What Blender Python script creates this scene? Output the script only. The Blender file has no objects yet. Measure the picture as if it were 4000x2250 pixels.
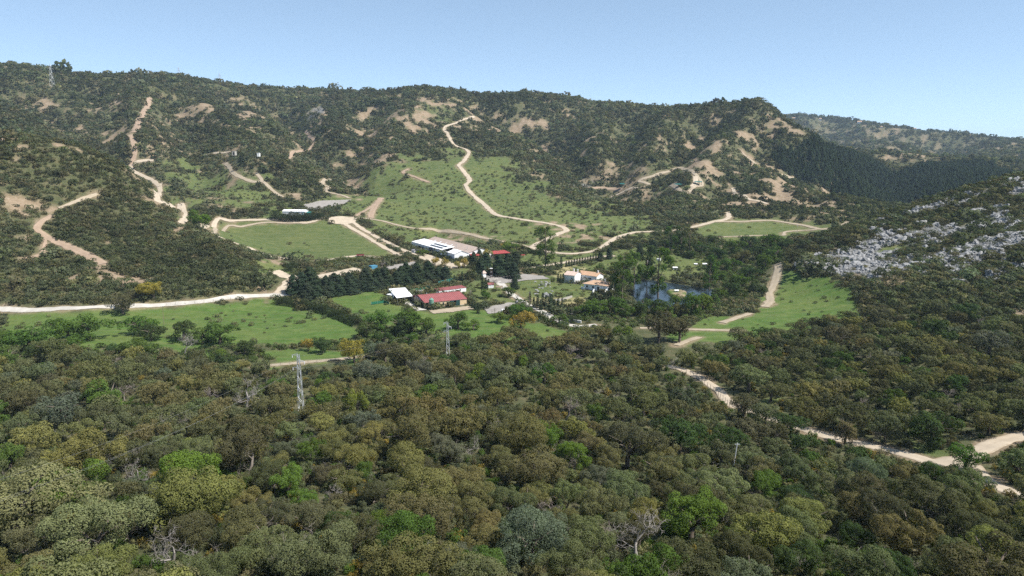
import bpy, bmesh, math, random
import numpy as np
from mathutils import Vector, Matrix, Euler

R = math.radians
random.seed(7)
rng = np.random.default_rng(11)
SC = bpy.context.scene
COL = SC.collection

# ------------------------------------------------------------------ camera, sky, sun, exposure
CAM_Z = 80.0
PITCH = R(10.7)
FPX = 2778.0            # focal length in photograph pixels (4000 x 2250 frame)
cam_d = bpy.data.cameras.new('camera')
cam = bpy.data.objects.new('camera', cam_d)
COL.objects.link(cam)
cam.location = (0, 0, CAM_Z)
cam.rotation_euler = (math.pi / 2 - PITCH, 0, 0)
cam_d.sensor_width = 36.0
cam_d.lens = 36.0 * FPX / 4000.0
cam_d.clip_start = 0.5
cam_d.clip_end = 30000
SC.camera = cam

SUN_AZ = 112.0          # degrees to the right of the view direction
SUN_EL = 53.0
world = bpy.data.worlds.new('World')
SC.world = world
world.use_nodes = True
wt = world.node_tree
wt.nodes.clear()
w_out = wt.nodes.new('ShaderNodeOutputWorld')
w_bg = wt.nodes.new('ShaderNodeBackground')
w_sky = wt.nodes.new('ShaderNodeTexSky')
w_sky.sky_type = 'NISHITA'
w_sky.sun_disc = False
w_sky.sun_elevation = R(SUN_EL)
w_sky.sun_rotation = R(SUN_AZ)
w_sky.altitude = 2000
w_sky.air_density = 0.5
w_sky.dust_density = 0.0
w_sky.ozone_density = 6.0
w_bg.inputs['Strength'].default_value = 0.105
w_gam = wt.nodes.new('ShaderNodeGamma')            # the photograph's soft tone over the whole sky
w_gam.inputs[1].default_value = 0.6
w_tint = wt.nodes.new('ShaderNodeMix')
w_tint.data_type, w_tint.blend_type = 'RGBA', 'MULTIPLY'
w_tint.inputs[0].default_value = 1.0
w_tint.inputs[7].default_value = (2.06, 2.07, 1.90, 1)
wt.links.new(w_sky.outputs[0], w_gam.inputs[0])
wt.links.new(w_gam.outputs[0], w_tint.inputs[6])
wt.links.new(w_tint.outputs[2], w_bg.inputs[0])
wt.links.new(w_bg.outputs[0], w_out.inputs[0])

sun_d = bpy.data.lights.new('sun', 'SUN')
sun_d.energy = 4.2
sun_d.angle = R(0.53)
sun_d.color = (1.0, 0.955, 0.88)
sun = bpy.data.objects.new('sun', sun_d)
COL.objects.link(sun)
_sd = Vector((math.sin(R(SUN_AZ)) * math.cos(R(SUN_EL)), math.cos(R(SUN_AZ)) * math.cos(R(SUN_EL)), math.sin(R(SUN_EL))))
sun.rotation_euler = _sd.to_track_quat('Z', 'Y').to_euler()
sun.location = (300, -100, 400)

SC.view_settings.view_transform = 'Standard'
SC.view_settings.look = 'None'
SC.view_settings.exposure = 0.98
SC.view_settings.gamma = 1.0
SC.render.engine = 'CYCLES'
SC.cycles.max_bounces = 5
SC.cycles.diffuse_bounces = 2
SC.cycles.glossy_bounces = 2
SC.cycles.transmission_bounces = 2
SC.cycles.volume_bounces = 0
SC.cycles.transparent_max_bounces = 6
SC.cycles.use_adaptive_sampling = True
SC.cycles.adaptive_threshold = 0.02
SC.cycles.use_denoising = False
SC.cycles.sample_clamp_indirect = 4.0
SC.cycles.caustics_reflective = False
SC.cycles.caustics_refractive = False
SC.render.use_persistent_data = False

# ------------------------------------------------------------------ pixel rays
SP, CP = math.sin(PITCH), math.cos(PITCH)


def ray(u, v):
    cx = (u - 2000.0) / FPX
    cy = (1125.0 - v) / FPX
    return cx, CP + cy * SP, -SP + cy * CP


def az_of(u, v=600.0):
    dx, dy, dz = ray(u, v)
    return math.atan2(dx, dy)


def project(x, y, z):
    """world point(s) -> photograph pixel(s)"""
    dz = np.asarray(z) - CAM_Z
    d = y * CP - dz * SP
    up = y * SP + dz * CP
    return 2000 + FPX * x / d, 1125 - FPX * up / d


# ------------------------------------------------------------------ value noise on arrays
def _hash(ix, iy, seed):
    h = (ix.astype(np.int64) * 374761393 + iy.astype(np.int64) * 668265263 + seed * 1442695041) & 0x7fffffff
    h = ((h ^ (h >> 13)) * 1274126177) & 0x7fffffff
    return ((h ^ (h >> 16)) & 0xffff) / 65535.0


def vnoise(x, y, seed=0):
    x = np.asarray(x, float)
    y = np.asarray(y, float)
    ix, iy = np.floor(x), np.floor(y)
    fx, fy = x - ix, y - iy
    fx = fx * fx * (3 - 2 * fx)
    fy = fy * fy * (3 - 2 * fy)
    a = _hash(ix, iy, seed)
    b = _hash(ix + 1, iy, seed)
    c = _hash(ix, iy + 1, seed)
    d = _hash(ix + 1, iy + 1, seed)
    return (a * (1 - fx) + b * fx) * (1 - fy) + (c * (1 - fx) + d * fx) * fy


def fbm(x, y, seed=0, octs=4):
    s, a, t = 0.0, 1.0, 0.0
    for o in range(octs):
        s = s + a * vnoise(x * 2 ** o + 17.3 * o, y * 2 ** o - 9.1 * o, seed + o)
        t += a
        a *= 0.5
    return s / t


def sstep(x, a, b):
    t = np.clip((np.asarray(x, float) - a) / (b - a), 0, 1)
    return t * t * (3 - 2 * t)


# ------------------------------------------------------------------ terrain control points
CPTS = []   # (azimuth, ln r, z)


def c_r(u, v, r):                      # seen at pixel u,v at horizontal range r
    dx, dy, dz = ray(u, v)
    h = math.hypot(dx, dy)
    CPTS.append((math.atan2(dx, dy), math.log(r), CAM_Z + dz * r / h))


def c_z(u, v, z):                      # seen at pixel u,v, height known
    dx, dy, dz = ray(u, v)
    r = (z - CAM_Z) / dz * math.hypot(dx, dy)
    CPTS.append((math.atan2(dx, dy), math.log(r), z))


def c_s(u, v, r):                      # on the skyline: the ground drops behind it
    c_r(u, v, r)
    a, l, z = CPTS[-1]
    CPTS.append((a, l + math.log(1.07), z - 0.012 * r))


def c_h(u, r, z):                      # not in view: azimuth of column u, range, height
    CPTS.append((az_of(u), math.log(r), z))


for u_, zz in ((-300, (57, 51, 40, 30, 23)), (700, (57, 51, 39.5, 29, 22)), (1700, (57, 51, 39, 28, 21)),
               (2700, (57, 51, 39, 27, 17.5)), (3600, (57, 51, 40, 29, 21)), (4300, (57, 52, 42, 32, 25))):
    for r_, z_ in zip((8, 25, 60, 100, 140), zz):
        c_h(u_, r_, z_)
# valley floor
for u_, v_, z_ in ((0, 1210, 12), (300, 1250, 10.5), (600, 1195, 12), (900, 1270, 9.5), (1000, 1160, 11.5), (1190, 1148, 11.5),
                   (1300, 1290, 9), (300, 1330, 10), (700, 1350, 9.6),
                   (1700, 1205, 10), (1600, 1130, 11.2), (1850, 1120, 11.5), (2030, 1200, 9.8), (2280, 1110, 11), (2400, 1165, 9.6),
                   (1610, 968, 15.2), (1700, 992, 15), (1900, 1010, 14), (1790, 1020, 14.6), (2000, 1020, 13.2), (1450, 1060, 13.5),
                   (1000, 1000, 16), (1300, 990, 15.5), (1100, 880, 23.5), (1400, 890, 22), (830, 905, 23), (1200, 940, 18.5), (1200, 1060, 14), (1060, 1075, 13.5),
                   (2600, 1120, 8.2), (2500, 1170, 8.2), (2760, 1110, 8.2), (2680, 1180, 8.2), (2480, 1095, 8.8),
                   (2600, 1040, 11.5), (2800, 970, 15.5), (2300, 1010, 13.5), (2500, 990, 14.5),
                   (2900, 905, 18), (3150, 895, 18.5), (3000, 940, 17), (2950, 1050, 11.5), (2850, 1150, 8.8),
                   (3050, 1120, 11), (3250, 1180, 12), (2950, 1250, 9.4), (2700, 1280, 9), (2300, 1300, 9), (2000, 1330, 9),
                   (2650, 1440, 9.6), (2750, 1500, 10.5), (2860, 1580, 12), (3150, 1680, 16), (3350, 1730, 17.5), (3650, 1805, 19.5),
                   (3950, 1712, 21.5), (3900, 1905, 25), (1380, 1418, 10), (1100, 1425, 10.3), (1177, 1600, 15), (600, 1500, 13.5),
                   (100, 1480, 14), (2000, 1560, 13), (1600, 1450, 10.5), (2400, 1560, 12.5),
                   (3300, 1420, 13.5), (3700, 1420, 15), (4050, 1450, 17), (3600, 1250, 13.5), (4000, 1250, 16)):
    c_z(u_, v_, z_)
# hill on the left, close
for u_, v_, r_ in ((0, 580, 620), (200, 580, 612), (350, 605, 590), (480, 648, 570), (560, 715, 550), (640, 805, 520), (750, 890, 480),
                   (900, 975, 435), (1000, 1045, 395), (100, 1000, 430), (100, 800, 490), (300, 1000, 428), (500, 900, 455), (700, 1040, 396),
                   (250, 780, 505), (420, 770, 508), (100, 1120, 395), (500, 1120, 372), (850, 1100, 368), (-250, 600, 640), (-250, 900, 470)):
    c_r(u_, v_, r_)
for u_, r_, z_ in ((-200, 760, 66), (0, 740, 62), (200, 725, 56), (350, 695, 49), (480, 665, 41), (560, 640, 33), (640, 612, 26), (760, 590, 21)):
    c_h(u_, r_, z_)
# back of the left valley and its slopes
for u_, v_, r_ in ((715, 850, 615), (800, 810, 645), (1000, 790, 668), (1120, 835, 622), (1300, 800, 678), (1250, 850, 606), (620, 745, 690), (555, 690, 745), (510, 650, 790), (520, 600, 860), (520, 520, 960), (575, 420, 1120), (590, 385, 1180),
                   (300, 500, 930), (100, 430, 1060), (50, 545, 830), (300, 380, 1200), (205, 335, 1290), (660, 640, 790), (760, 560, 900),
                   (900, 690, 770), (850, 620, 850), (1000, 640, 810), (740, 440, 1120), (900, 500, 1000), (1000, 460, 1060), (880, 400, 1250),
                   (1080, 435, 1330), (1130, 480, 1200), (1200, 560, 960), (1280, 620, 880), (1380, 655, 830), 
                   (1300, 420, 1330), (1400, 500, 1090), (1300, 520, 1060),
                   (-250, 400, 1100), (1000, 390, 1350)):
    c_r(u_, v_, r_)
# skyline
for u_, v_, r_ in ((0, 250, 1560), (150, 262, 1540), (300, 286, 1520), (450, 291, 1510), (600, 287, 1500), (720, 297, 1500), (850, 320, 1520),
                   (1000, 337, 1580), (1250, 350, 1720), (1400, 353, 1720), (-250, 225, 1600),
                   (1560, 350, 1450), (1630, 341, 1400), (1700, 338, 1370), (1790, 348, 1390), (1870, 366, 1480),
                   (1950, 370, 1720), (2050, 359, 1760), (2150, 371, 1720), (2300, 393, 1620), (2480, 408, 1540), (2600, 419, 1500), (2700, 409, 1430),
                   (2800, 402, 1370), (2900, 405, 1310), (2960, 414, 1290), (3030, 457, 1250), (3100, 500, 1200), (3200, 548, 1140),
                   (3060, 455, 3150), (3130, 448, 3250), (3250, 452, 3200), (3350, 464, 3200), (3450, 479, 3100), (3530, 480, 3050), (3620, 502, 2950),
                   (3750, 507, 2850), (3850, 525, 2750), (4000, 541, 2600), (4250, 550, 2600)):
    c_s(u_, v_, r_)
# hill in the middle
for u_, v_, r_ in ((1700, 420, 1190), (1600, 430, 1190), (1800, 440, 1180), (1750, 490, 1070), (1780, 565, 970), (1620, 530, 1020), (1500, 600, 910),
                   (1450, 715, 765), (1600, 640, 850), (1830, 605, 895), (1850, 700, 785), (1900, 800, 685), (2100, 845, 618), (2190, 885, 575),
                   (1700, 770, 715), (1600, 850, 625), (2250, 770, 715), (2000, 740, 745), (1750, 880, 590), (1480, 790, 690), (2060, 960, 500), (2350, 960, 505), (1930, 930, 530)):
    c_r(u_, v_, r_)
# right of the middle
for u_, v_, r_ in ((1980, 500, 1180), (2200, 480, 1260), (2300, 570, 1030), (2050, 590, 960), (2150, 660, 850), (2400, 640, 920), (2250, 690, 835),
                   (2250, 735, 770), (2400, 745, 775), (2400, 520, 1160), (2600, 520, 1080), (2700, 640, 880), (2550, 640, 900), (2720, 735, 770),
                   (2600, 790, 715), (2500, 830, 670), (2820, 560, 1000), (2950, 520, 1090), (3000, 650, 900), (3150, 725, 815), (3300, 785, 765), (3420, 815, 735),
                   (3000, 790, 730), (2800, 845, 650), (3200, 850, 660), (2480, 905, 575)):
    c_r(u_, v_, r_)
# pine slopes and the far hills on the right
for u_, v_, r_ in ((3060, 575, 1290), (3170, 555, 1330), (3350, 600, 1360), (3250, 660, 1160), (3400, 710, 1100), (3480, 790, 985), (3600, 720, 1140),
                   (3560, 598, 1480), (3700, 642, 1400), (3850, 628, 1480), (3950, 680, 1330), (4150, 660, 1500), (3600, 650, 1300), (3800, 700, 1200),
                   (3300, 540, 1750), (3500, 560, 1900), (3700, 585, 1900), (3950, 620, 1850),
                   (3130, 500, 2300), (3300, 510, 2600), (3600, 535, 2450), (3850, 565, 2250)):
    c_r(u_, v_, r_)
for u_, r_, z_ in ((3130, 1560, 70), (3330, 1540, 66), (3560, 1650, 60), (3900, 1640, 55), (3250, 900, 30), (3400, 860, 26), (3100, 1000, 52)):
    c_h(u_, r_, z_)
# limestone hill on the right
for u_, v_, r_ in ((3080, 1035, 418), (3230, 962, 448), (3320, 907, 468), (3450, 862, 490), (3600, 812, 512), (3750, 757, 535), (3900, 707, 556), (4000, 687, 568),
                   (3400, 1000, 425), (3600, 950, 447), (3800, 880, 478), (3950, 800, 512), (3450, 1085, 378), (3700, 1060, 388), (3950, 1060, 388), (3950, 940, 432), (4200, 640, 590), (4200, 900, 450)):
    c_r(u_, v_, r_)
for u_, r_, z_ in ((3200, 540, 20), (3320, 590, 24), (3500, 640, 27), (3700, 690, 31), (3900, 730, 36), (4150, 760, 44)):
    c_h(u_, r_, z_)
# ground that falls away behind the skyline
for u_, r_, z_ in ((-250, 2000, 200), (0, 1950, 190), (300, 1900, 175), (600, 1900, 170), (850, 1950, 165), (1200, 2150, 160), (1560, 1800, 160), (1700, 1760, 165),
                   (1950, 2150, 180), (2200, 2100, 170), (2500, 1950, 150), (2800, 1750, 130), (3000, 1700, 100), (3100, 4300, 180), (3400, 4200, 160), (3700, 3900, 140),
                   (4200, 3700, 130), (-300, 4500, 180), (800, 4500, 160), (1600, 4500, 150), (2400, 4500, 150),
                   (-300, 9000, 150), (1000, 9000, 150), (2000, 9000, 150), (3000, 9000, 150), (4300, 9000, 150)):
    c_h(u_, r_, z_)


class TPS:
    def __init__(self, pts, lam=2e-5):
        p = np.array(pts)
        self.p = p[:, :2]
        n = len(p)
        d2 = ((self.p[:, None] - self.p[None]) ** 2).sum(-1)
        K = self.k(d2) + lam * np.eye(n)
        P = np.c_[np.ones(n), self.p]
        A = np.block([[K, P], [P.T, np.zeros((3, 3))]])
        self.w = np.linalg.solve(A, np.r_[p[:, 2], 0, 0, 0])

    @staticmethod
    def k(d2):
        return 0.5 * d2 * np.log(d2 + 1e-12)

    def __call__(self, a, l):
        sh = a.shape
        q = np.c_[a.ravel(), l.ravel()]
        out = np.empty(len(q))
        for i in range(0, len(q), 4000):
            s = q[i:i + 4000]
            d2 = ((s[:, None] - self.p[None]) ** 2).sum(-1)
            out[i:i + 4000] = self.k(d2) @ self.w[:-3] + self.w[-3] + s @ self.w[-2:]
        return out.reshape(sh)


# polar sheet round the foot of the drone: fine where the valley lies, coarse elsewhere
AZ = np.r_[np.arange(-180, -48, 4.0), np.linspace(-47, 47, 841), np.arange(52, 180, 4.0), 180.0]
AZ = np.radians(np.unique(AZ))
LR = np.log(np.r_[np.geomspace(4, 100, 90, endpoint=False), np.geomspace(100, 1800, 600, endpoint=False), np.geomspace(1800, 9000, 91)])


def relief(x, y, z, r):
    # gullies and spurs too small for the control points
    hill = sstep(z, 24, 70) * sstep(r, 330, 520)
    rid = 1 - np.abs(2 * fbm(x / 190, y / 190, 3, 4) - 1) * 2
    return (hill * (8.0 * (rid - 0.5) + 3.0 * (fbm(x / 40, y / 40, 9, 3) - 0.5))
            + (1 - hill) * 0.5 * (fbm(x / 14, y / 14, 21, 3) - 0.5))


_c = np.array(CPTS)
_cr = np.exp(_c[:, 1])
_c[:, 2] -= relief(_cr * np.sin(_c[:, 0]), _cr * np.cos(_c[:, 0]), _c[:, 2], _cr)
tps = TPS(_c)
ca = np.linspace(R(-41), R(41), 330)
cl = np.linspace(LR[0], LR[-1], 420)
CA, CL = np.meshgrid(ca, cl, indexing='ij')
CZ = tps(CA, CL)


def bil(gx, gy, G, x, y):
    i = np.clip(np.interp(x, gx, np.arange(len(gx))), 0, len(gx) - 1.0001)
    j = np.clip(np.interp(y, gy, np.arange(len(gy))), 0, len(gy) - 1.0001)
    i0, j0 = i.astype(int), j.astype(int)
    fi, fj = i - i0, j - j0
    return (G[i0, j0] * (1 - fi) * (1 - fj) + G[i0 + 1, j0] * fi * (1 - fj) + G[i0, j0 + 1] * (1 - fi) * fj + G[i0 + 1, j0 + 1] * fi * fj)


GA, GL = np.meshgrid(AZ, LR, indexing='ij')
GR = np.exp(GL)
GX, GY = GR * np.sin(GA), GR * np.cos(GA)
GZ = bil(ca, cl, CZ, GA, GL)
# away from the view the hills run on round the valley at an even height
_wback = sstep(np.abs(np.degrees(GA)), 44, 75)
GZ = GZ * (1 - _wback) + _wback * (57 - 30 * sstep(GR, 8, 260) + 120 * sstep(GR, 400, 1500))
GZ = GZ + relief(GX, GY, GZ, GR)
NA, NR = GA.shape


def ground(x, y):
    x, y = np.asarray(x, float), np.asarray(y, float)
    return bil(AZ, LR, GZ, np.arctan2(x, y), np.log(np.maximum(np.hypot(x, y), 4.01)))


def gz(x, y):
    return float(ground(np.array([x]), np.array([y]))[0])


def cast(u, v, lift=0.0, rmin=30.0):
    """first place where the line of sight through pixel u,v meets the ground -> x, y, z"""
    dx, dy, dz = ray(u, v)
    h = math.hypot(dx, dy)
    a = math.atan2(dx, dy)
    lr = np.linspace(math.log(rmin), math.log(8000), 6000)
    r = np.exp(lr)
    g = bil(AZ, LR, GZ, np.full(lr.shape, a), lr) + lift
    s = CAM_Z + dz / h * r
    hit = np.nonzero(g >= s)[0]
    k = hit[0] if len(hit) else len(r) - 1
    return r[k] * math.sin(a), r[k] * math.cos(a), float(g[k]) - lift


def smooth_line(pts, step):
    """Catmull-Rom through world points, resampled evenly"""
    p = [np.array(q, float) for q in pts]
    p = [2 * p[0] - p[1]] + p + [2 * p[-1] - p[-2]]
    out = []
    for i in range(1, len(p) - 2):
        n = max(2, int(np.linalg.norm(p[i + 1] - p[i]) / step))
        for k in range(n):
            t = k / n
            out.append(0.5 * (2 * p[i] + (p[i + 1] - p[i - 1]) * t + (2 * p[i - 1] - 5 * p[i] + 4 * p[i + 1] - p[i + 2]) * t * t
                              + (3 * p[i] - p[i - 1] - 3 * p[i + 1] + p[i + 2]) * t ** 3))
    out.append(p[-2])
    return np.array(out)


def near_line(line, width):
    """grid mask of the cells within width/2 of a world polyline, ragged"""
    line = np.asarray(line)[:, :2]
    m = np.full((NA, NR), 1e9)
    for (x0, y0), (x1, y1) in zip(line[:-1], line[1:]):
        cx, cy = (x0 + x1) / 2, (y0 + y1) / 2
        rad = math.hypot(x1 - x0, y1 - y0) / 2 + width + 6
        r, a = math.hypot(cx, cy), math.atan2(cx, cy)
        if r < 20:
            continue
        i0, i1 = np.searchsorted(AZ, a - rad / r), np.searchsorted(AZ, a + rad / r) + 1
        j0, j1 = np.searchsorted(LR, math.log(max(4, r - rad))), np.searchsorted(LR, math.log(r + rad)) + 1
        s = np.s_[i0:i1, j0:j1]
        dx, dy = x1 - x0, y1 - y0
        L2 = dx * dx + dy * dy + 1e-9
        t = np.clip(((GX[s] - x0) * dx + (GY[s] - y0) * dy) / L2, 0, 1)
        m[s] = np.minimum(m[s], np.hypot(GX[s] - x0 - t * dx, GY[s] - y0 - t * dy))
    return m


# ravines and spurs that show on the slopes: (pixels down the line, metres down or up, half width)
for line_, dep_, wid_ in ((((1085, 410), (1140, 470), (1200, 545), (1280, 605), (1360, 655), (1440, 700)), 24, 34),
                          (((60, 340), (190, 410), (290, 480), (380, 545), (480, 610), (560, 690)), 24, 36),
                          (((650, 380), (700, 460), (740, 540), (770, 620), (800, 700)), 17, 28),
                          (((1890, 400), (1990, 470), (2120, 550), (2260, 630), (2380, 700), (2440, 750)), 24, 36),
                          (((2470, 440), (2450, 530), (2430, 620), (2410, 710)), 17, 28),
                          (((2760, 440), (2700, 530), (2640, 610), (2560, 690), (2520, 760)), 18, 30),
                          (((1450, 430), (1420, 540), (1390, 640)), 14, 26),
                          (((880, 380), (930, 440), (1000, 500), (1080, 560), (1130, 620)), 13, 24),
                          (((340, 330), (380, 400), (420, 470), (450, 540)), 13, 26),
                          (((2990, 470), (2960, 560), (2900, 650), (2850, 720)), 14, 24),
                          (((3130, 620), (3080, 690), (3040, 760)), 8, 16), (((3280, 690), (3200, 740), (3150, 800)), 8, 14), (((2830, 600), (2800, 680), (2780, 760)), 9, 18),
                          (((3490, 610), (3490, 690), (3475, 780)), 18, 40), (((3250, 465), (3330, 530), (3400, 560)), 40, 90), (((3720, 520), (3650, 570), (3560, 590)), 38, 90), (((3480, 490), (3520, 540)), 25, 60),
                          (((120, 640), (160, 760), (180, 900), (230, 1040)), 5, 14), (((330, 660), (420, 800), (520, 950), (560, 1080)), 6, 16), (((520, 720), (640, 880), (760, 1010), (820, 1100)), 4, 12),
                          (((595, 375), (560, 440), (525, 520), (505, 600)), -13, 30), (((800, 430), (900, 490), (980, 560), (1020, 640)), -10, 26), (((1630, 420), (1560, 510), (1480, 600)), -10, 28),
                          (((2950, 425), (2890, 520), (2820, 600)), -12, 30), (((2340, 450), (2330, 560), (2340, 660)), -10, 28), (((1180, 420), (1260, 480), (1340, 560), (1400, 600)), -9, 26),
                          (((2600, 440), (2570, 540), (2520, 640)), -9, 26)):
    w_ = [cast(u_, v_, 0.0, 640 if v_ < 720 and not (u_ < 640 and v_ > 600) else 330) for u_, v_ in line_]
    ln_ = smooth_line(w_, 12)
    d_ = near_line(ln_, wid_ * 5)
    GZ = GZ - dep_ * np.exp(-(d_ / wid_) ** 2) * sstep(GR, 340, 420)
# ease the crests down to the height they have in the photograph, a shrub's height below the outline
_SKY = ((-300, 226), (0, 250), (150, 262), (300, 286), (450, 291), (600, 287), (720, 297), (850, 320), (1000, 337), (1250, 350), (1400, 353), (1560, 350),
        (1630, 341), (1700, 338), (1790, 348), (1870, 366), (1950, 370), (2050, 359), (2150, 371), (2300, 393), (2480, 408), (2600, 419), (2700, 409),
        (2800, 402), (2900, 405), (2960, 414), (3030, 457), (3080, 462), (3150, 452), (3250, 456), (3350, 468), (3450, 483), (3620, 506), (3750, 511),
        (3850, 529), (4000, 545), (4300, 552))
_sa, _st = [], []
for u_, v_ in _SKY:
    dx_, dy_, dz_ = ray(u_, v_ + 6)
    _sa.append(math.atan2(dx_, dy_))
    _st.append(dz_ / math.hypot(dx_, dy_))
_tgt = np.interp(AZ, _sa, _st)
_in = (np.abs(np.degrees(AZ)) < 44)[:, None]
_wk = sstep(np.abs(AZ - az_of(3030)), 0.02, 0.12)[:, None]
_hw = np.hanning(19) / np.hanning(19).sum()
_cut = int(np.searchsorted(AZ, az_of(3030)))


def smooth2(a):
    return np.concatenate([np.convolve(np.pad(q, 9, mode='edge'), _hw, 'valid') for q in (a[:_cut], a[_cut:])])


for _ in range(12):
    tan = (GZ - CAM_Z) / GR
    tan[GR < 700] = -9
    tan[(GR > 2200) & (GA < az_of(3030))] = -9
    tan[(GR < 2200) & (GA >= az_of(3030))] = -9
    k_ = tan.argmax(1)
    d_ = tan.max(1) - _tgt
    d_, lk_ = smooth2(d_), smooth2(LR[k_])
    GZ = GZ - _wk * np.where(_in, 0.7 * d_[:, None] * GR * np.exp(-((GL - lk_[:, None]) / 0.16) ** 2), 0)
# two more distant summits that only just show over the skyline
for u_, r_, h_, w_ in ((1110, 3000, 55, 260), (3105, 5200, 150, 300), (3530, 3500, 25, 120)):
    a_ = az_of(u_)
    GZ = GZ + h_ * np.exp(-(((GX - r_ * math.sin(a_)) ** 2 + (GY - r_ * math.cos(a_)) ** 2) / (2 * w_ ** 2)))



# ------------------------------------------------------------------ material helpers
class NT:
    def __init__(self, name):
        self.m = bpy.data.materials.new(name)
        self.m.use_nodes = True
        self.t = self.m.node_tree
        self.t.nodes.clear()
        self.out = self.t.nodes.new('ShaderNodeOutputMaterial')

    def n(self, kind, ins=None, **props):
        nd = self.t.nodes.new('ShaderNode' + kind)
        for k, v in props.items():
            setattr(nd, k, v)
        for k, v in (ins or {}).items():
            s = nd.inputs[k]
            if isinstance(v, bpy.types.NodeSocket):
                self.t.links.new(v, s)
            else:
                s.default_value = v
        return nd

    def noise(self, scale, detail=4, rough=0.55, vec=None, w=0.0):
        nd = self.n('TexNoise', {'Scale': scale, 'Detail': detail, 'Roughness': rough})
        if vec is not None:
            self.t.links.new(vec, nd.inputs['Vector'])
        return nd.outputs[0]

    def ramp(self, fac, stops, interp='LINEAR'):
        nd = self.n('ValToRGB', {0: fac})
        cr = nd.color_ramp
        cr.interpolation = interp
        while len(cr.elements) < len(stops):
            cr.elements.new(0.5)
        for e, (p, c) in zip(cr.elements, stops):
            e.position = p
            e.color = c if len(c) == 4 else (*c, 1)
        return nd.outputs[0]

    def mix(self, fac, a, b, mode='MIX'):
        nd = self.n('Mix', data_type='RGBA', blend_type=mode)
        for s, v in ((nd.inputs[0], fac), (nd.inputs[6], a), (nd.inputs[7], b)):
            if isinstance(v, bpy.types.NodeSocket):
                self.t.links.new(v, s)
            elif isinstance(v, (int, float)):
                s.default_value = v
            else:
                s.default_value = v if len(v) == 4 else (*v, 1)
        return nd.outputs[2]

    def math(self, op, a, b=0.0):
        nd = self.n('Math', operation=op)
        for s, v in ((nd.inputs[0], a), (nd.inputs[1], b)):
            if isinstance(v, bpy.types.NodeSocket):
                self.t.links.new(v, s)
            else:
                s.default_value = v
        return nd.outputs[0]

    def surf(self, col, rough=0.8, bump=None, bstr=0.3, bdist=0.1, spec=0.3, metal=0.0):
        b = self.n('BsdfPrincipled', {'Roughness': rough, 'Specular IOR Level': spec, 'Metallic': metal})
        if isinstance(col, bpy.types.NodeSocket):
            self.t.links.new(col, b.inputs['Base Color'])
        else:
            b.inputs['Base Color'].default_value = (*col[:3], 1)
        if bump is not None:
            bn = self.n('Bump', {'Strength': bstr, 'Distance': bdist, 'Height': bump})
            self.t.links.new(bn.outputs[0], b.inputs['Normal'])
        self.t.links.new(b.outputs[0], self.out.inputs[0])
        return b


def plain(name, col, rough=0.75, var=0.18, scale=1.2, spec=0.3, metal=0.0, bstr=0.0):
    """weathered painted or mineral surface: one colour with soft blotches and fine grain"""
    t = NT(name)
    co = t.n('TexCoord').outputs['Object']
    a = t.noise(scale, 5, 0.6, co)
    b = t.noise(scale * 9, 3, 0.6, co)
    f = t.math('ADD', t.math('MULTIPLY', a, 0.65), t.math('MULTIPLY', b, 0.35))
    lo = tuple(c * (1 - var) for c in col)
    hi = tuple(min(1, c * (1 + var)) for c in col)
    c = t.ramp(f, ((0.3, lo), (0.7, hi)))
    t.surf(c, rough, b if bstr else None, bstr, 0.05, spec, metal)
    return t.m


def mesh_obj(name, verts, faces, mat=None, parent=None, smooth=False):
    me = bpy.data.meshes.new(name)
    if isinstance(verts, np.ndarray):
        nv, nf = len(verts), len(faces)
        k = faces.shape[1]
        me.vertices.add(nv)
        me.vertices.foreach_set('co', np.ascontiguousarray(verts, np.float32).ravel())
        me.loops.add(nf * k)
        me.loops.foreach_set('vertex_index', np.ascontiguousarray(faces, np.int32).ravel())
        me.polygons.add(nf)
        me.polygons.foreach_set('loop_start', np.arange(0, nf * k, k, dtype=np.int32))
        me.polygons.foreach_set('loop_total', np.full(nf, k, dtype=np.int32))
        me.update(calc_edges=True)
    else:
        me.from_pydata([tuple(v) for v in verts], [], [tuple(f) for f in faces])
    if smooth:
        me.polygons.foreach_set('use_smooth', np.ones(len(me.polygons), bool))
    if mat is not None:
        me.materials.append(mat)
    o = bpy.data.objects.new(name, me)
    COL.objects.link(o)
    if parent is not None:
        o.parent = parent
    return o


def tag(o, label=None, cat=None, group=None, kind=None):
    for k, v in (('label', label), ('category', cat), ('group', group), ('kind', kind)):
        if v:
            o[k] = v
    return o


def empty(name, loc, rz=0.0):
    e = bpy.data.objects.new(name, None)
    COL.objects.link(e)
    e.location = loc
    e.rotation_euler = (0, 0, rz)
    e.empty_display_size = 0.3
    return e


# ------------------------------------------------------------------ ground cover, painted on the sheet
COVER = {k: np.zeros((NA, NR)) for k in ('grass', 'soil', 'rock', 'lush', 'red', 'grey', 'dry', 'bare', 'mown')}   # bare: nothing may grow
_jx = (fbm(GX / 9, GY / 9, 31, 3) - 0.5)
_jy = (fbm(GX / 9, GY / 9, 47, 3) - 0.5)
AJ = GA + _jx * 14 / GR
LJ = GL + _jy * 20 / GR


def pip(px, py, poly):
    inside = np.zeros(px.shape, bool)
    n = len(poly)
    for i in range(n):
        x0, y0 = poly[i]
        x1, y1 = poly[(i + 1) % n]
        c = ((y0 > py) != (y1 > py))
        with np.errstate(divide='ignore', invalid='ignore'):
            xi = (x1 - x0) * (py - y0) / (y1 - y0 + 1e-15) + x0
        inside ^= c & (px < xi)
    return inside


def to_al(pts, rmin=30.0):
    out = []
    for u, v in pts:
        x, y, z = cast(u, v, 0.0, rmin)
        out.append((math.atan2(x, y), math.log(math.hypot(x, y))))
    return out


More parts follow.
